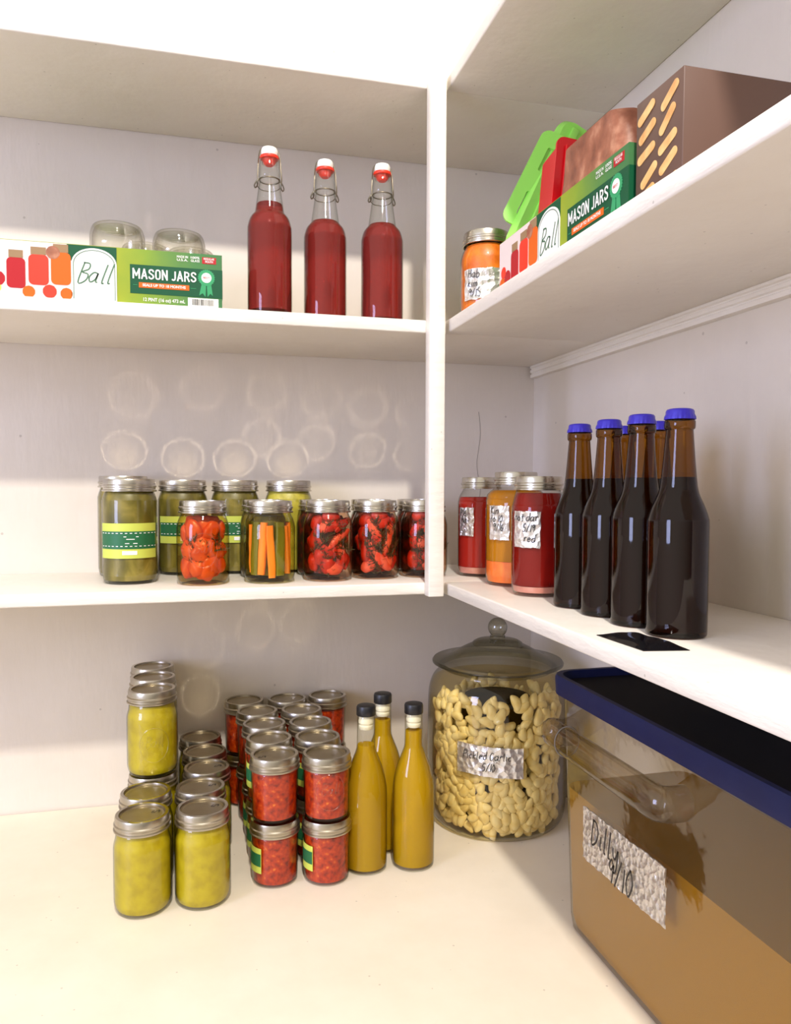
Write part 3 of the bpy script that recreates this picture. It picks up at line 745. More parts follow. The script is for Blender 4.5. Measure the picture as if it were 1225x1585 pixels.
# ------------------------------------------------------------------ upper shelf: red swing-top bottles
def swing_profile():
    return curve_prof([(0, .008), (.020, .006), (.0295, .0004), (.0328, .003), (.034, .010), (.034, .070), (.034, .128), (.0332, .138), (.0298, .149), (.0235, .157), (.0222, .160), (.0212, .166), (.0180, .188), (.0152, .206)], 4) + [(.0152, .206), (.0146, .207), (.0146, .2085), (.0158, .2098), (.0162, .213), (.0158, .222), (.0146, .236), (.0140, .2385), (.0115, .2388), (.0112, .232)]
sp = swing_profile()
def bail():
    bm = bmesh.new()
    ring = [(.0157 * math.cos(2 * PI * k / 28), .0157 * math.sin(2 * PI * k / 28), .2078) for k in range(28)]
    tube_bm(bm, ring, .0011, 6, True)
    for s in (-1, 1):
        p = [(s * .0155, 0, .2078), (s * .0190, 0, .2060), (s * .0228, .002, .1990), (s * .0212, .003, .1955), (s * .0180, .001, .2000), (s * .0186, -.001, .2100), (s * .0178, -.001, .222), (s * .0168, 0, .236), (s * .0150, 0, .2475), (s * .0120, 0, .2535), (s * .006, 0, .2545)]
        tube_bm(bm, smooth_line(p), .0011, 6)
    # front lever loop
    p = [(-.0186, -.001, .2100), (-.0175, -.0075, .2010), (-.010, -.0165, .1985), (0, -.019, .1985), (.010, -.0165, .1985), (.0175, -.0075, .2010), (.0186, -.001, .2100)]
    tube_bm(bm, smooth_line([(x, -y, z) for x, y, z in p]), .0008, 6)
    return finish(bm, 'wire_bail', True, 60)
SW = [(.1148, 1.2156, .171, 'swing-top bottle of red cordial nearest the mason jar box'), (.2050, 1.2390, .159, 'swing-top bottle of red cordial, middle of the three'), (.2965, 1.2300, .159, 'swing-top bottle of red cordial nearest the white post')]
for x, y, fz, lab in SW:
    t = thing('swing_top_bottle', lab, 'bottle', (x, y, ZUT), .1, 'red swing-top bottles on the upper shelf')
    obj('bottle_glass', with_slot(cached('swing', lambda: lathe('bottle_glass', sp, 48, 45)), M['glass']), None, t)
    obj('cordial', with_slot(cached(('swl', fz), lambda: lathe('cordial', inner([p for p in sp if p[1] < .206], .0012, fz, .008), 48, 60)), M['red_liquid']), None, t)
    obj('wire_bail', with_slot(cached('bail', bail), M['wire']), None, t)
    st = obj('stopper', with_slot(cached('stopper', lambda: lathe('stopper', [(0, .2440), (.0118, .2440), (.0128, .2455), (.0128, .2520), (.0112, .2555), (.006, .2575), (0, .258)], 32, 40)), M['white']), None, t)
    obj('rubber_gasket', with_slot(cached('gasket', lambda: lathe('rubber_gasket', [(0, .2300), (.006, .2302), (.0092, .2335), (.0108, .2380), (.0140, .2392), (.0146, .2412), (.0140, .2436), (.0110, .2440), (0, .2440)], 32, 40)), M['orange_rubber']), None, st)

# ------------------------------------------------------------------ mason jar cartons
def rosette_poly(r, n=24, k=.12):
    return [(r * (1 + (k if i % 2 else 0)) * math.cos(2 * PI * i / (2 * n)), r * (1 + (k if i % 2 else 0)) * math.sin(2 * PI * i / (2 * n))) for i in range(2 * n)]
def sheet(name, poly, mat, parent, y=-.0004, th=.0004, loc=(0, 0)):
    me = prism(name, [(x + loc[0], z + loc[1]) for x, z in poly], y, y + th)
    return obj(name, me, M[mat], parent)
def rect(x0, x1, z0, z1): return [(x0, z0), (x1, z0), (x1, z1), (x0, z1)]
CL, CD, CH = .333, .240, .078
def carton(label, loc, rotz):
    t = thing('mason_jar_box', label, 'box', loc, rotz, 'mason jar cartons on the upper shelf')
    bm = bmesh.new(); w = .0022
    box_bm(bm, 0, CL, 0, CD, 0, w)
    box_bm(bm, 0, CL, 0, w, w, CH); box_bm(bm, 0, CL, CD - w, CD, w, CH)
    box_bm(bm, 0, w, w, CD - w, w, CH); box_bm(bm, CL - w, CL, w, CD - w, w, CH)
    bmesh.ops.remove_doubles(bm, verts=bm.verts, dist=1e-6)
    obj('tray', finish(bm, 'tray', False), M['boxface'], t)
    # green end of the tray, wrapped round from the front panel
    obj('end_panel', box('end_panel', CL, CL + .0006, .0004, CD - .01, .015, .056), M['dkgreen'], t)
    pn = sheet('green_panel', rect(.204, CL + .0004, .015, .056), 'dkgreen', t)
    me = block_mesh('lettering', 'MASON JARS', .0150, .0865, .0021); o = obj('lettering', me, M['white'], pn, (.2085, -.0005, .0355)); o['label'] = 'white bold MASON JARS lettering'
    rb = sheet('ribbon', rect(.216, .286, .0235, .0310), 'orange_print', pn, -.0009)
    obj('lettering', text_mesh('lettering', 'SEALS UP TO 18 MONTHS', .0036, .02, .060), M['white'], rb, (.221, -.0013, .0256))
    for x0, x1 in ((.208, .214), (.288, .296)): sheet('thin_line', rect(x0, x1, .0268, .0274), 'mint', pn, -.0008)
    aw = sheet('award_ribbon', rosette_poly(.0112), 'mint', pn, -.0010, .0005, (.3105, .0435))
    sheet('ribbon_tail', [(.3040, .036), (.3100, .034), (.3090, .016), (.3050, .021), (.3000, .0175)], 'mint', aw, -.0008)
    sheet('ribbon_tail', [(.3170, .036), (.3110, .034), (.3120, .016), (.3160, .021), (.3195, .0180)], 'mint', aw, -.0008)
    sheet('white_disc', rosette_poly(.0072, 16, 0), 'white', aw, -.0013, .0004, (.3105, .0435))
    obj('lettering', text_mesh('lettering', 'BEST', .0028, .01, .009, 'CENTER'), M['red_print'], aw, (.3105, -.0016, .0422))
    for s, x, z in (('MADE IN', .269, .0700), ('U.S.A.', .269, .0655), ('100%', .2885, .0700), ('GLASS', .2885, .0655)):
        obj('lettering', text_mesh('lettering', s, .0033, .012, .0155 if x < .28 else .0125), M['white'], t, (x, -.0006, z))
    rt = sheet('red_badge', rect(.3045, .3245, .0640, .0735), 'red_print', t)
    obj('lettering', text_mesh('lettering', 'REGULAR', .0030, .01, .015, 'CENTER'), M['white'], rt, (.3145, -.0008, .0695))
    obj('lettering', text_mesh('lettering', 'MOUTH', .0030, .01, .011, 'CENTER'), M['white'], rt, (.3145, -.0008, .0655))
    bc = sheet('barcode', rect(.284, .3275, .0006, .0135), 'white', t, -.0006)
    rnd = random.Random(5); x = .290
    bm = bmesh.new()
    while x < .321:
        w_ = rnd.choice((.0004, .0007, .0011)); box_bm(bm, x, x + w_, -.0010, -.0007, .003, .0118); x += w_ + rnd.choice((.0005, .0009))
    obj('barcode_bars', finish(bm, 'barcode_bars', False), M['ink'], bc)
    obj('lettering', text_mesh('lettering', '12 PINT (16 oz) 473 mL', .0048, .01, .058), M['white'], t, (.222, -.0006, .0048))
    # picture of filled jars and the arched script panel
    pic = sheet('printed_picture', rect(.0008, .126, .0008, .0772), 'peach', t)
    def jarpic(x, z0, w_, h, c):
        b_ = sheet('pictured_jar', rrect(w_, h * .8, w_ * .25, 4, x, z0 + h * .4), c, pic, -.0009)
        sheet('pictured_lid', rect(x - w_ * .38, x + w_ * .38, z0 + h * .8, z0 + h), 'card', b_, -.0010)
    jarpic(.054, .012, .024, .052, 'red_print'); jarpic(.083, .018, .026, .052, 'orange_rubber'); jarpic(.112, .02, .026, .056, 'orange_print')
    for k, (px, pz, pr, c) in enumerate(((.012, .018, .010, 'orange_print'), (.026, .012, .009, 'lime'), (.03, .024, .010, 'red_print'), (.016, .034, .008, 'orange_rubber'), (.070, .008, .008, 'orange_print'), (.097, .010, .009, 'orange_rubber'), (.119, .008, .008, 'orange_print'), (.102, .064, .009, 'mottled_brown'))):
        sheet('pictured_vegetable', rosette_poly(pr, 10, .03), c, pic, -.0007 - k * .00005, .0004, (px, pz))
    arch = [(.126, .0008), (.186, .0008), (.186, .052)] + [(.156 + .030 * math.cos(R(a)), .052 + .022 * math.sin(R(a))) for a in range(10, 180, 10)] + [(.126, .052)]
    sheet('green_corner', rect(.120, .186, .055, .0772), 'dkgreen', t, -.0005)
    ap = sheet('white_arch', arch, 'white', t, -.0010, .0006)
    arch2 = [Vector((x, z)) for x, z in [(.1285, .002), (.1285, .050)] + [(.156 + .0275 * math.cos(R(a)), .051 + .020 * math.sin(R(a))) for a in range(175, 0, -10)] + [(.1835, .050), (.1835, .002)]]
    obj('outline', pen_mesh('outline', [arch2], .0010, flat_map(0, 0, -.0010), .0003), M['ink_green'], ap)
    o = obj('script_logo', pen_mesh('script_logo', pen_lines([('Ball', .1325, .026)], .0140, .35), .0019, flat_map(0, 0, -.0010), .0003), M['ink_green'], ap)
    o['label'] = 'green script logo reading Ball'
    return t
carton('green and lime mason jar carton with upturned empty jars, beside the red bottles', (.0414 - CL, 1.180, ZUT + .0004), 0)
carton('mason jar carton on the side shelf with a red tray in it', (.4170, 1.0245, ZUT + .0004), -PI / 2)
# empty upturned jars in the left carton
for x, y, lab in [(-.1090, 1.2390, 'upturned empty glass jar cut by the edge, front of the carton'), (-.0205, 1.2514, 'upturned empty glass jar, largest in view above the MASON JARS lettering'), (-.0740, 1.3300, 'upturned empty glass jar in the second line, between the two front ones'), (-.0030, 1.3370, 'upturned empty glass jar in the second line at the end of the carton')]:
    t = thing('empty_jar', lab, 'jar', (x, y, ZUT + .003), 0, 'upturned empty jars in the carton')
    def upside():
        p = [(r, .122 - z) for r, z in curve_prof(jar_profile('pint', .0395, .130), 3)]
        return lathe('jar_glass', p + [(p[-1][0] - .0022, p[-1][1])] + [(max(r - .003, 0), z - .003) for r, z in reversed(p)], 44, 60)
    g = obj('jar_glass', with_slot(cached('upjar', upside), M['glass_empty']), None, t)
    bm = bmesh.new()
    for zz in (.0075, .0115): tube_bm(bm, [(.0338 * math.cos(2 * PI * k / 36), .0338 * math.sin(2 * PI * k / 36), zz) for k in range(36)], .0009, 5, True)
    obj('screw_thread', with_slot(cached('thr', lambda: finish(bm, 'screw_thread', True, 60)), M['glass_empty']), None, t)
# orange jar
oj = make_jar('pint', .0403, .1300, 'pint jar of orange hot sauce with a handwritten foil label, on the upper side shelf', (.4423, 1.1417, ZUT), None, 'orange_sauce', .84)
vo = math.atan2(-1.1417, -.4423)
foil_label(oj, .0403, .046, .058, .046, vo - .18, [('Hab', -.022, .010), ('kim', -.022, -.004), ('9/15', -.021, -.019)], .0065, 9)

# green snap-on lid, leaning
def snap_lid(name, w, h, d, mat, slots, parent, loc, rot, mat2):
    bm = bmesh.new()
    outer = rrect(w, h, .022, 6); mid = rrect(w - .012, h - .012, .018, 6); inn = rrect(w - .030, h - .030, .014, 6)
    loft_bm(bm, [[(x, -d, z) for x, z in inn], [(x, -d, z) for x, z in mid], [(x, -d * .4, z) for x, z in outer], [(x, 0, z) for x, z in outer], [(x, 0, z) for x, z in mid], [(x, -d * .75, z) for x, z in inn]])
    obj('lid_plate', finish(bm, 'lid_plate', True, 35), M[mat], parent, loc, rot)
t = thing('container_lid', 'light green snap-on container lid with slotted flaps leaning behind the carton', 'lid', (.545, 1.068, ZUT + .004), 0)
ROT = (R(-4), R(26), 0)
snap_lid('lid', .150, .230, .016, 'green_lid', 2, t, (0.010, .010, .155), ROT, 'green_dark')
def flap():
    """flat hinge flap: rounded outline with two long slots cut out"""
    W, L, th = .044, .150, .004
    bm = bmesh.new(); n = 6
    outer = rrect(W, L, .014, n)
    slots = [rrect(.012, .038, .003, n, .002, -.040), rrect(.012, .038, .003, n, .002, .032)]
    es = []
    for lp in [outer] + slots:
        vs = [bm.verts.new((x, 0, z)) for x, z in lp]
        es += [bm.edges.new((vs[k], vs[(k + 1) % len(vs)])) for k in range(len(vs))]
    bmesh.ops.triangle_fill(bm, use_beauty=True, edges=es)
    for f in list(bm.faces):      # keep the slots open
        c = f.calc_center_median()
        if any(abs(c.x - .002) < .0058 and abs(c.z - zc) < .0188 for zc in (-.040, .032)): bm.faces.remove(f)
    r = bmesh.ops.extrude_face_region(bm, geom=list(bm.faces))
    bmesh.ops.translate(bm, vec=(0, th, 0), verts=[v for v in r['geom'] if isinstance(v, bmesh.types.BMVert)])
    return finish(bm, 'slotted_flap', False)
mat4 = Euler(ROT).to_matrix()
fl = mat4 @ Vector((-.073, -.012, .0)) + Vector((.010, .010, .155))
obj('slotted_flap', flap(), M['green_lid'], t, fl, (ROT[0], ROT[1], R(-16)))
fl2 = mat4 @ Vector((-.050, -.018, 0)) + Vector((.010, .010, .155))
obj('raised_rib', box('raised_rib', -.006, .006, -.003, .003, -.1, .1, .002), M['green_lid'], t, fl2, ROT)
# red tray on edge in the carton
t = thing('plastic_tray', 'red plastic tray standing on edge in the side shelf carton', 'tray', (.466, .940, ZUT + .003), 0)
bm = bmesh.new()
o1 = rrect(.036, .190, .010, 5); o2 = rrect(.028, .182, .008, 5); o3 = rrect(.024, .170, .007, 5)
loft_bm(bm, [[(x, .0, z) for x, z in o1], [(x, .004, z) for x, z in o1], [(x, .006, z) for x, z in o2], [(x, .055, z) for x, z in o3]])
obj('tray_body', finish(bm, 'tray_body', True, 35), M['red_plastic'], t, (.006, 0, .098), (0, R(5), 0))
obj('tray_rib', box('tray_rib', -.004, .003, -.004, .0, -.085, .085, .0015), M['red_plastic'], t, (.003, -.0005, .098), (0, R(5), 0))
# brown stand-in for plastic-wrapped jars, their reflections painted in its mottling
bm = bmesh.new()
loops = []
for k in range(13):
    z = .15 * k / 12; sq = 1 - .25 * (k / 12) ** 3
    loops.append([(x * (1 + .05 * noise.noise(Vector((x * 30, z * 30, 1)))), y * sq + .006 * noise.noise(Vector((x * 25, y * 25, z * 25))), z) for x, y in rrect(.130, .170, .02, 5)])
loft_bm(bm, loops)
o = obj('brown_stand_in', finish(bm, 'brown_stand_in', True, 50), M['mottled_brown'], None, (.512, .832, ZUT + .0035))
tag(o, 'mottled brown stand-in for plastic-wrapped jars in the side shelf carton behind the lettering', 'packet')
# brown printed box beyond the carton
t = thing('snack_box', 'brown cardboard box printed with tan sticks, cut by the edge beside the side carton', 'box', (.4200, .684, ZUT + .0003), -PI / 2)
obj('carton_body', box('carton_body', 0, .075, 0, .12, 0, .11, .001), M['choc'], t)
rnd = random.Random(8)
for k in range(10):
    x, z = .020 + (k % 2) * .034 + rnd.uniform(-.003, .003), .016 + (k // 2) * .0195 + rnd.uniform(-.002, .002)
    a = R(rnd.uniform(15, 40)); L = .0150
    sheet('printed_stick', [(x + px * math.cos(a) - pz * math.sin(a), z + px * math.sin(a) + pz * math.cos(a)) for px, pz in rrect(2 * L, .009, .0042, 4)], 'tan', t, -.0005 - k * .00002)

# ------------------------------------------------------------------ worktop: yellow relish
YR, YH = .0378, .130
ORD = ['first', 'second', 'third', 'fourth', 'fifth']
def yjar(x, y, z, lab, mark=None, emb=False):
    j = make_jar('pint', YR, YH, lab, (x, y, z), 'yellow relish jars on the worktop', 'yellow_relish', .835, band='band_old')
    if emb: emblem(j, YR, .052, 0, .12)
    if mark: lid_mark(j, 'pint', YH, mark, .35)
    return j
STK = [(-.0665, 1.2300), (-.0690, 1.3080), (-.0735, 1.3860)]
for k, (x, y) in enumerate(STK):
    w = ['front', 'middle', 'rear'][k]
    yjar(x, y, ZL, 'yellow relish pint at the bottom of the %s two-jar stack' % w)
    yjar(x, y, ZL + YH + .0003, 'yellow relish pint on top of the %s two-jar stack' % w, None, k == 0)
yjar(-.0725, 1.0750, ZL, 'front yellow relish pint before the stacks, cut by the edge', 2)
yjar(-.0725, 1.1520, ZL, 'yellow relish pint between the cut front one and the stacks')
for k, (x, y) in enumerate([(.0065, 1.0760), (.0045, 1.1530), (.0145, 1.2310), (.0120, 1.3090), (.0060, 1.3870)]):
    yjar(x, y, ZL, 'yellow relish pint in the single line beside the red stacks, %s from the front' % ORD[k], 3 + k if k < 3 else None)
# --- red relish half pints
HR, HH = .0338, .0925
lft = [(.1085, 1.1066), (.1075, 1.1815), (.1065, 1.2565), (.1010, 1.3310), (.0830, 1.4030)]
rgt = [(.1825, 1.0941), (.1810, 1.1710), (.1810, 1.2470), (.1765, 1.3220), (.1600, 1.3965)]
for nm, lst in (('yellow jars', lft), ('cordial bottles', rgt)):
    for k, (x, y) in enumerate(lst):
        for lv, word in ((0, 'lower'), (1, 'upper')):
            j = make_jar('half', HR, HH, '%s red relish half-pint, %s stack from the front, row by the %s' % (word, ORD[k], nm), (x, y, ZL + lv * (HH + .0003)), 'red relish half-pints stacked two high', 'red_relish', .86, band='band_old')
            if lv and k == 0 and nm[0] == 'c': emblem(j, HR, .045)
            if lv and k == 0 and nm[0] == 'y': lid_mark(j, 'half', HH, 9, 3.3)
            if (lv == 0 and k < 3) or (lv == 1 and k == 1):
                mp = cyl_map(HR + .0003, R(200 if nm[0] == 'y' else 195), .040)
                lb = obj('paper_label', patch('paper_label', .036, .036, mp, 14, 2, .0004), M['lime'], j)
                obj('green_strip', patch('green_strip', .035, .018, cyl_map(HR + .0008, R(200 if nm[0] == 'y' else 195), .041), 14, 2, .0003), M['label_green'], lb)
for lv, word in ((0, 'lower'), (1, 'upper')):
    make_jar('half', HR, HH, '%s red relish half-pint of the lone rearmost stack, against the wall' % word, (.2350, 1.4020, ZL + lv * (HH + .0003)), 'red relish half-pints stacked two high', 'red_relish', .86, band='band_old')

# --- yellow cordial bottles
yp = curve_prof([(0, .006), (.02, .005), (.0275, .0004), (.0302, .002), (.0315, .009), (.0318, .06), (.0316, .112), (.0300, .130), (.0255, .150), (.0195, .166), (.0150, .178), (.0138, .186), (.0134, .205), (.0132, .228)], 4) + [(.0132, .228), (.0122, .2305), (.010, .2305)]
for (x, y, fz, lab) in [(.2445, 1.1092, .187, 'black-capped bottle of yellow cordial touching the red stacks, lowest filled'), (.2845, 1.1680, .204, 'black-capped bottle of yellow cordial standing behind the other two'), (.3165, 1.1019, .205, 'black-capped bottle of yellow cordial nearest the garlic jar')]:
    t = thing('cordial_bottle', lab, 'bottle', (x, y, ZL), 0, 'yellow cordial bottles with black caps')
    obj('bottle_glass', with_slot(cached('yb', lambda: lathe('bottle_glass', yp, 44, 45)), M['glass']), None, t)
    obj('cordial', with_slot(cached(('yl', fz), lambda: lathe('cordial', inner([p for p in yp if p[1] < .228], .0012, fz, .0065), 44, 60)), M['yellow_liquid']), None, t)
    c = obj('cap', with_slot(cached('yc', lambda: lathe('cap', [(0, .2310), (.0138, .2310), (.0143, .2318), (.0143, .2430), (.0132, .2455), (.011, .2462), (0, .2464)], 36, 40)), M['black']), None, t)
    obj('stopper_plug', with_slot(cached('ypl', lambda: lathe('stopper_plug', [(0, .2100), (.0095, .2102), (.0108, .2125), (.0108, .2155), (.0100, .2165), (.0100, .2180), (.0112, .2195), (.0112, .2235), (.0104, .2250), (.0104, .2310), (0, .2310)], 28, 35)), M['cream']), None, c)

# --- big garlic jar
GX, GY = .5030, 1.2299
t = thing('garlic_jar', 'big round glass jar of pickled garlic with a knobbed glass lid', 'jar', (GX, GY, ZL))
gp = curve_prof([(0, .010), (.085, .008), (.098, .0006), (.106, .003), (.1135, .014), (.1175, .034), (.1190, .070), (.1195, .150), (.1190, .205), (.1170, .228), (.1110, .245), (.1035, .254), (.1005, .259), (.1010, .266)], 4) + [(.1010, .266), (.0985, .2665), (.0965, .262)]
obj('jar_glass', lathe('jar_glass', gp, 72, 60), M['glass_jar'], t)
obj('brine', lathe('brine', inner([p for p in gp if p[1] < .262], .0025, .240, .010), 64, 60), M['brine_garlic'], t)
ld = [(.0930, .2600), (.0930, .2675), (.1085, .2685), (.1120, .2705), (.1122, .2730), (.1100, .2760), (.0985, .2765), (.0860, .2800), (.0740, .2860), (.0600, .2940), (.0480, .3000), (.0440, .3010), (.0420, .3050), (.0350, .3085), (.0220, .3100), (.0150, .3105), (.0130, .3125), (.0130, .3160)]
lo = obj('lid', lathe('lid', ld, 72, 38), M['glass_thick'], t); lo['label'] = 'domed greenish glass lid'
kn = [(.0120, .3160)] + [(.0168 * math.sin(R(a)), .3300 - .0168 * math.cos(R(a))) for a in range(40, 181, 10)]
obj('lid_knob', lathe('lid_knob', kn, 36, 60), glass('knob_glass', (.78, .78, .72, 1), (.3, .3, .26, 1), .03, .12), lo)
vg = math.atan2(-GY, -GX)
foil = obj('foil_label', patch('foil_label', .108, .048, cyl_map(.1203, vg - .09, .1365), 40, 18, .0008, .0013, .0012, 2, -.05), M['foil'], t)
obj('handwriting', pen_mesh('handwriting', pen_lines([('Pickled Garlic', -.044, .0035), ('5/10', -.012, -.0150)], .0066, .15, 3), .0011, cyl_map(.1230, vg - .09, .1365), 0), M['ink'], foil)['label'] = 'black handwriting Pickled Garlic 5/10'
# cloves
def clove(seed):
    rnd = random.Random(seed); bm = bmesh.new(); bmesh.ops.create_uvsphere(bm, u_segments=12, v_segments=9, radius=1)
    w = rnd.uniform(.0066, .0086); l = rnd.uniform(.0115, .0148); bend = rnd.uniform(.002, .0045)
    for v in bm.verts:
        q = v.co; tp = (1 + q.z * q.z) ** .22 * (1 - .30 * max(0, q.z) ** 1.6)
        v.co = Vector((q.x * w * tp + bend * q.z * q.z - bend * .4, q.y * w * .82 * tp + .0006 * noise.noise(q * 2 + Vector((seed, 0, 0))), q.z * l))
    return finish(bm, 'garlic_clove', True, 180)
CV = [clove(k) for k in range(8)]
for m_ in CV: m_.materials.append(M['clove'])
rnd = random.Random(21)
spots = []
rows = 20
for jz in range(rows):
    z = .0165 + jz * .0113
    nseg = 44
    for i in range(nseg):
        a = 2 * PI * (i + .5 * (jz % 2)) / nseg + rnd.uniform(-.05, .05)
        topness = max(0, (z - .13) / .1)
        if rnd.random() < .06 + .46 * topness * (1 if math.sin(a * 3 + 1) > -.2 else .35): continue
        rmax = .1085 if z > .034 else (.104 if z > .022 else .097)
        if z > .215: rmax = .101
        spots.append((a, min(z + rnd.uniform(-.004, .004), .226), rmax - rnd.uniform(0, .007)))
facing = lambda a: math.cos(a - vg)
spots.sort(key=lambda s: -facing(s[0]))
restbm = bmesh.new()
def place(a, z, r, rr):
    lean = rr.gauss(0, .9)
    Mx = Matrix.Translation((GX + r * math.cos(a), GY + r * math.sin(a), ZL + z)) @ Matrix.Rotation(a + PI / 2, 4, 'Z') @ Matrix.Rotation(lean, 4, 'Y') @ Matrix.Rotation(rr.uniform(-.35, .35), 4, 'X') @ Matrix.Rotation(rr.choice((0, PI)) , 4, 'Z')
    return Mx
for k, (a, z, r) in enumerate(spots):
    Mx = place(a, z, r, rnd); me = CV[k % 8]
    if k < 300:
        o = bpy.data.objects.new('garlic_clove', me); link(o); o.matrix_world = Mx
        tag(o, 'peeled pale garlic clove packed in the big lidded glass jar', 'garlic clove', 'pickled garlic cloves in the big jar')
    elif .030 < z < .218:
        tmp = bmesh.new(); tmp.from_mesh(me); tmp.transform(place(a, z, r - .009, rnd))
        mm = bpy.data.meshes.new('x'); tmp.to_mesh(mm); tmp.free(); restbm.from_mesh(mm); bpy.data.meshes.remove(mm)
for k in range(330):      # inner cloves, seen only through the gaps
    a = rnd.uniform(0, 2 * PI); z = rnd.uniform(.030, .19); r = .094 - rnd.uniform(0, .010)
    tmp = bmesh.new(); tmp.from_mesh(CV[k % 8]); tmp.transform(place(a, z, r, rnd))
    mm = bpy.data.meshes.new('x'); tmp.to_mesh(mm); tmp.free(); restbm.from_mesh(mm); bpy.data.meshes.remove(mm)
me = finish(restbm, 'packed_garlic', True, 180, False)
o = obj('packed_garlic', me, M['clove']); tag(o, 'packed garlic deeper inside and at the rear of the big jar', 'garlic', None, 'stuff')
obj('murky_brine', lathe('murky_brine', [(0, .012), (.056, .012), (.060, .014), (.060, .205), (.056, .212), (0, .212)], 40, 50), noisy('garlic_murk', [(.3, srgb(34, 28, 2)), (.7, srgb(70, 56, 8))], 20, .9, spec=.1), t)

# --- clear storage bin
t = thing('storage_bin', 'clear plastic food bin with a blue lid and amber brine, beside the garlic jar', 'bin', (.555, .690, ZL))
BX, BY, BH = .200, .440, .312
def bloop(w, h, z, r=.022, cx=0, cy=0): return [(x, y, z) for x, y in rrect(w, h, r, 6, cx, cy)]
bm = bmesh.new()
loft_bm(bm, [bloop(BX - .034, BY - .034, .0006), bloop(BX - .026, BY - .026, .004), bloop(BX - .022, BY - .022, .02), bloop(BX - .004, BY - .004, BH), bloop(BX + .004, BY + .004, BH + .004)], True, False)
obj('tub', finish(bm, 'tub', True, 45), M['plastic'], t)
bm = bmesh.new()
LZ = .186
f_ = lambda z: .022 - .018 * (z - .02) / (BH - .02)
loft_bm(bm, [bloop(BX - .034, BY - .034, .006, .02), bloop(BX - f_(.02) - .005, BY - f_(.02) - .005, .02, .02), bloop(BX - f_(LZ) - .005, BY - f_(LZ) - .005, LZ, .02)])
obj('pickle_brine', finish(bm, 'pickle_brine', True, 45), M['bin_liquid'], t)
bm = bmesh.new()
loft_bm(bm, [bloop(BX + .002, BY + .002, BH - .004), bloop(BX + .016, BY + .016, BH - .006, .03), bloop(BX + .019, BY + .019, BH + .014, .032), bloop(BX + .015, BY + .015, BH + .0185, .03), bloop(BX + .002, BY + .002, BH + .0185, .027), bloop(BX - .002, BY - .002, BH + .008, .026)], True, False)
bl = obj('lid', finish(bm, 'lid', True, 40), M['blue_lid'], t); bl['label'] = 'blue snap-on lid with dark recess'
bm = bmesh.new(); loft_bm(bm, [bloop(BX - .0025, BY - .0025, BH + .0065, .026), bloop(BX - .0025, BY - .0025, BH + .0085, .026)])
obj('lid_recess', finish(bm, 'lid_recess', True, 40), M['dark_lid'], bl)
# moulded grip bar on the face towards the room
bm = bmesh.new()
hx = -BX / 2 - .004
path = [(hx + .012, .186, .262), (hx - .010, .184, .262), (hx - .016, .174, .262), (hx - .016, .0, .262), (hx - .016, -.03, .262), (hx - .010, -.042, .262), (hx + .012, -.044, .262)]
tube_bm(bm, smooth_line(path, 5), .0155, 14)
for v in bm.verts: v.co.z = .262 + (v.co.z - .262) * 1.15
obj('grip_bar', finish(bm, 'grip_bar', True, 60), M['plastic'], t)
bm = bmesh.new(); 
for yy in (.150,): tube_bm(bm, [(hx - .016 + .0162 * math.cos(2 * PI * k / 24), yy, .262 + .0185 * math.sin(2 * PI * k / 24)) for k in range(24)], .0008, 5, True)
obj('mould_seam', finish(bm, 'mould_seam', True, 60), M['crack'], t)
fm = lambda s, tt, l=0: Vector((hx + .0015 - .0045 - l, .045 - s, .182 + tt - .02))
fo = obj('foil_label', patch('foil_label', .165, .062, fm, 60, 24, .0010, .0016, .002, 7, .03), M['foil_dull'], t)
obj('handwriting', pen_mesh('handwriting', pen_lines([('Dilly', -.058, -.002), ('9/10', -.020, -.028)], .0160, .15, 7), .0026, lambda s, tt, l=0: fm(s, tt + .03 * s, .0050), 0), M['ink'], fo)

# ------------------------------------------------------------------ light
w = bpy.data.worlds.new('room'); S.world = w; w.use_nodes = True
wn = w.node_tree; bg = wn.nodes['Background']; bg.inputs[1].default_value = 1.0
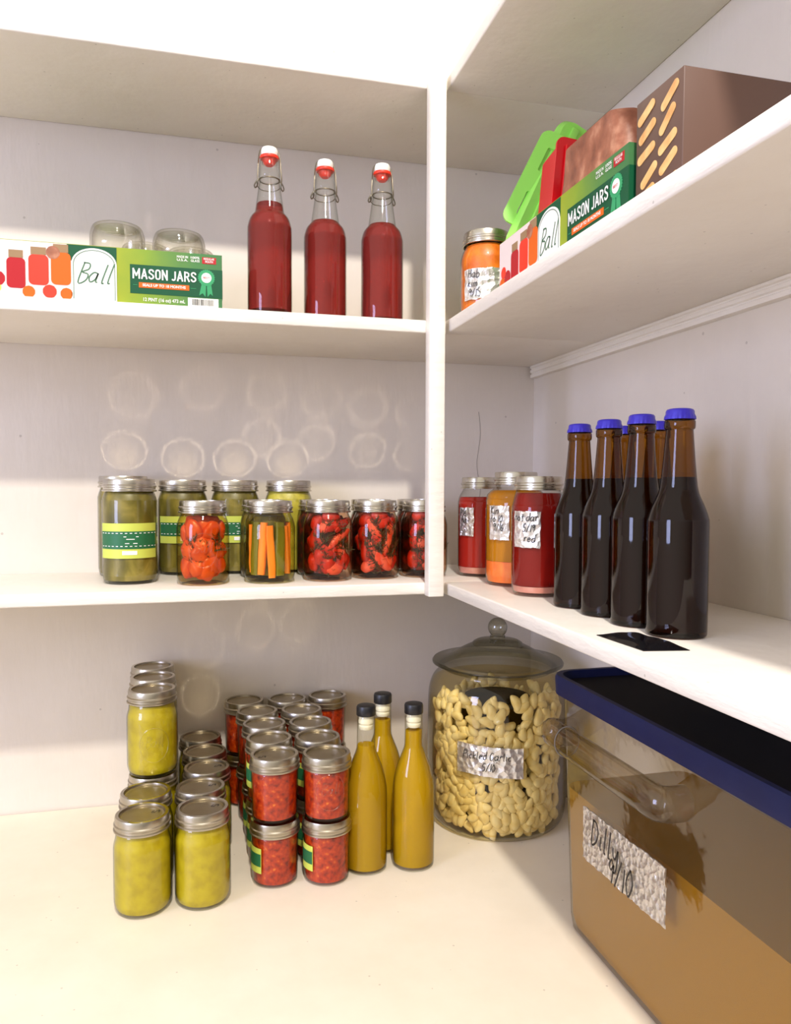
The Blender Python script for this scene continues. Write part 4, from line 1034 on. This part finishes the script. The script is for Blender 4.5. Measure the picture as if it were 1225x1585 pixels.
# the room behind the viewer: brightest up and to the open side, dim elsewhere
wc = N(wn, 'ShaderNodeTexCoord'); wd = N(wn, 'ShaderNodeVectorMath', operation='DOT_PRODUCT'); wd.inputs[1].default_value = Vector((-.76, -.40, .46)).normalized()
wn.links.new(wc.outputs['Generated'], wd.inputs[0])
wm = N(wn, 'ShaderNodeMath', operation='MULTIPLY_ADD'); wm.inputs[1].default_value = .5; wm.inputs[2].default_value = .5
wn.links.new(wd.outputs['Value'], wm.inputs[0])
wr = ramp(wn, [(.34, (.10, .088, .075, 1)), (.58, (.22, .20, .172, 1)), (.76, (.66, .60, .52, 1)), (.92, (1.0, .94, .84, 1))], wm.outputs[0])
wn.links.new(wr.outputs[0], bg.inputs[0])
def light(name, kind, loc, energy, col, **kw):
    l = bpy.data.lights.new(name, kind); l.energy = energy; l.color = col
    for k, v in kw.items(): setattr(l, k, v)
    o = bpy.data.objects.new(name, l); COL.objects.link(o); o.location = loc; return o
light('ceiling_lamp', 'POINT', (-.03, -.90, EYE + 2.05), 310, (1.0, .945, .88), shadow_soft_size=.065)
wl = light('window_light', 'AREA', (-2.2, -.35, EYE + .35), 46, (.54, .60, 1.0), shape='RECTANGLE', size=.7, size_y=1.2)
wl.rotation_euler = (Vector((.6, 1.0, EYE)) - wl.location).to_track_quat('-Z', 'Y').to_euler()

# ------------------------------------------------------------------ camera
cam = bpy.data.cameras.new('camera'); co = bpy.data.objects.new('camera', cam); COL.objects.link(co)
cam.sensor_fit = 'VERTICAL'; cam.sensor_height = 36; cam.sensor_width = 36
cam.lens = 1191.93 / 1585 * 36; cam.shift_y = (807.99 - 792.5) / 1585
cam.clip_start = .02
co.matrix_world = Matrix.Translation((0, 0, EYE)) @ Matrix.Rotation(-.2549, 4, 'Z') @ Matrix.Rotation(PI / 2 - .0449, 4, 'X') @ Matrix.Rotation(.0033, 4, 'Z')
S.camera = co
S.view_settings.view_transform = 'Standard'; S.view_settings.look = 'None'
S.view_settings.exposure = 0.06; S.view_settings.gamma = 1.0; S.view_settings.use_curve_mapping = False
c = S.cycles
c.max_bounces = 12; c.diffuse_bounces = 4; c.glossy_bounces = 5; c.transmission_bounces = 8; c.transparent_max_bounces = 28
c.use_denoising = True; c.blur_glossy = 0.0; c.sample_clamp_indirect = 60; c.use_guiding = True; c.use_surface_guiding = True
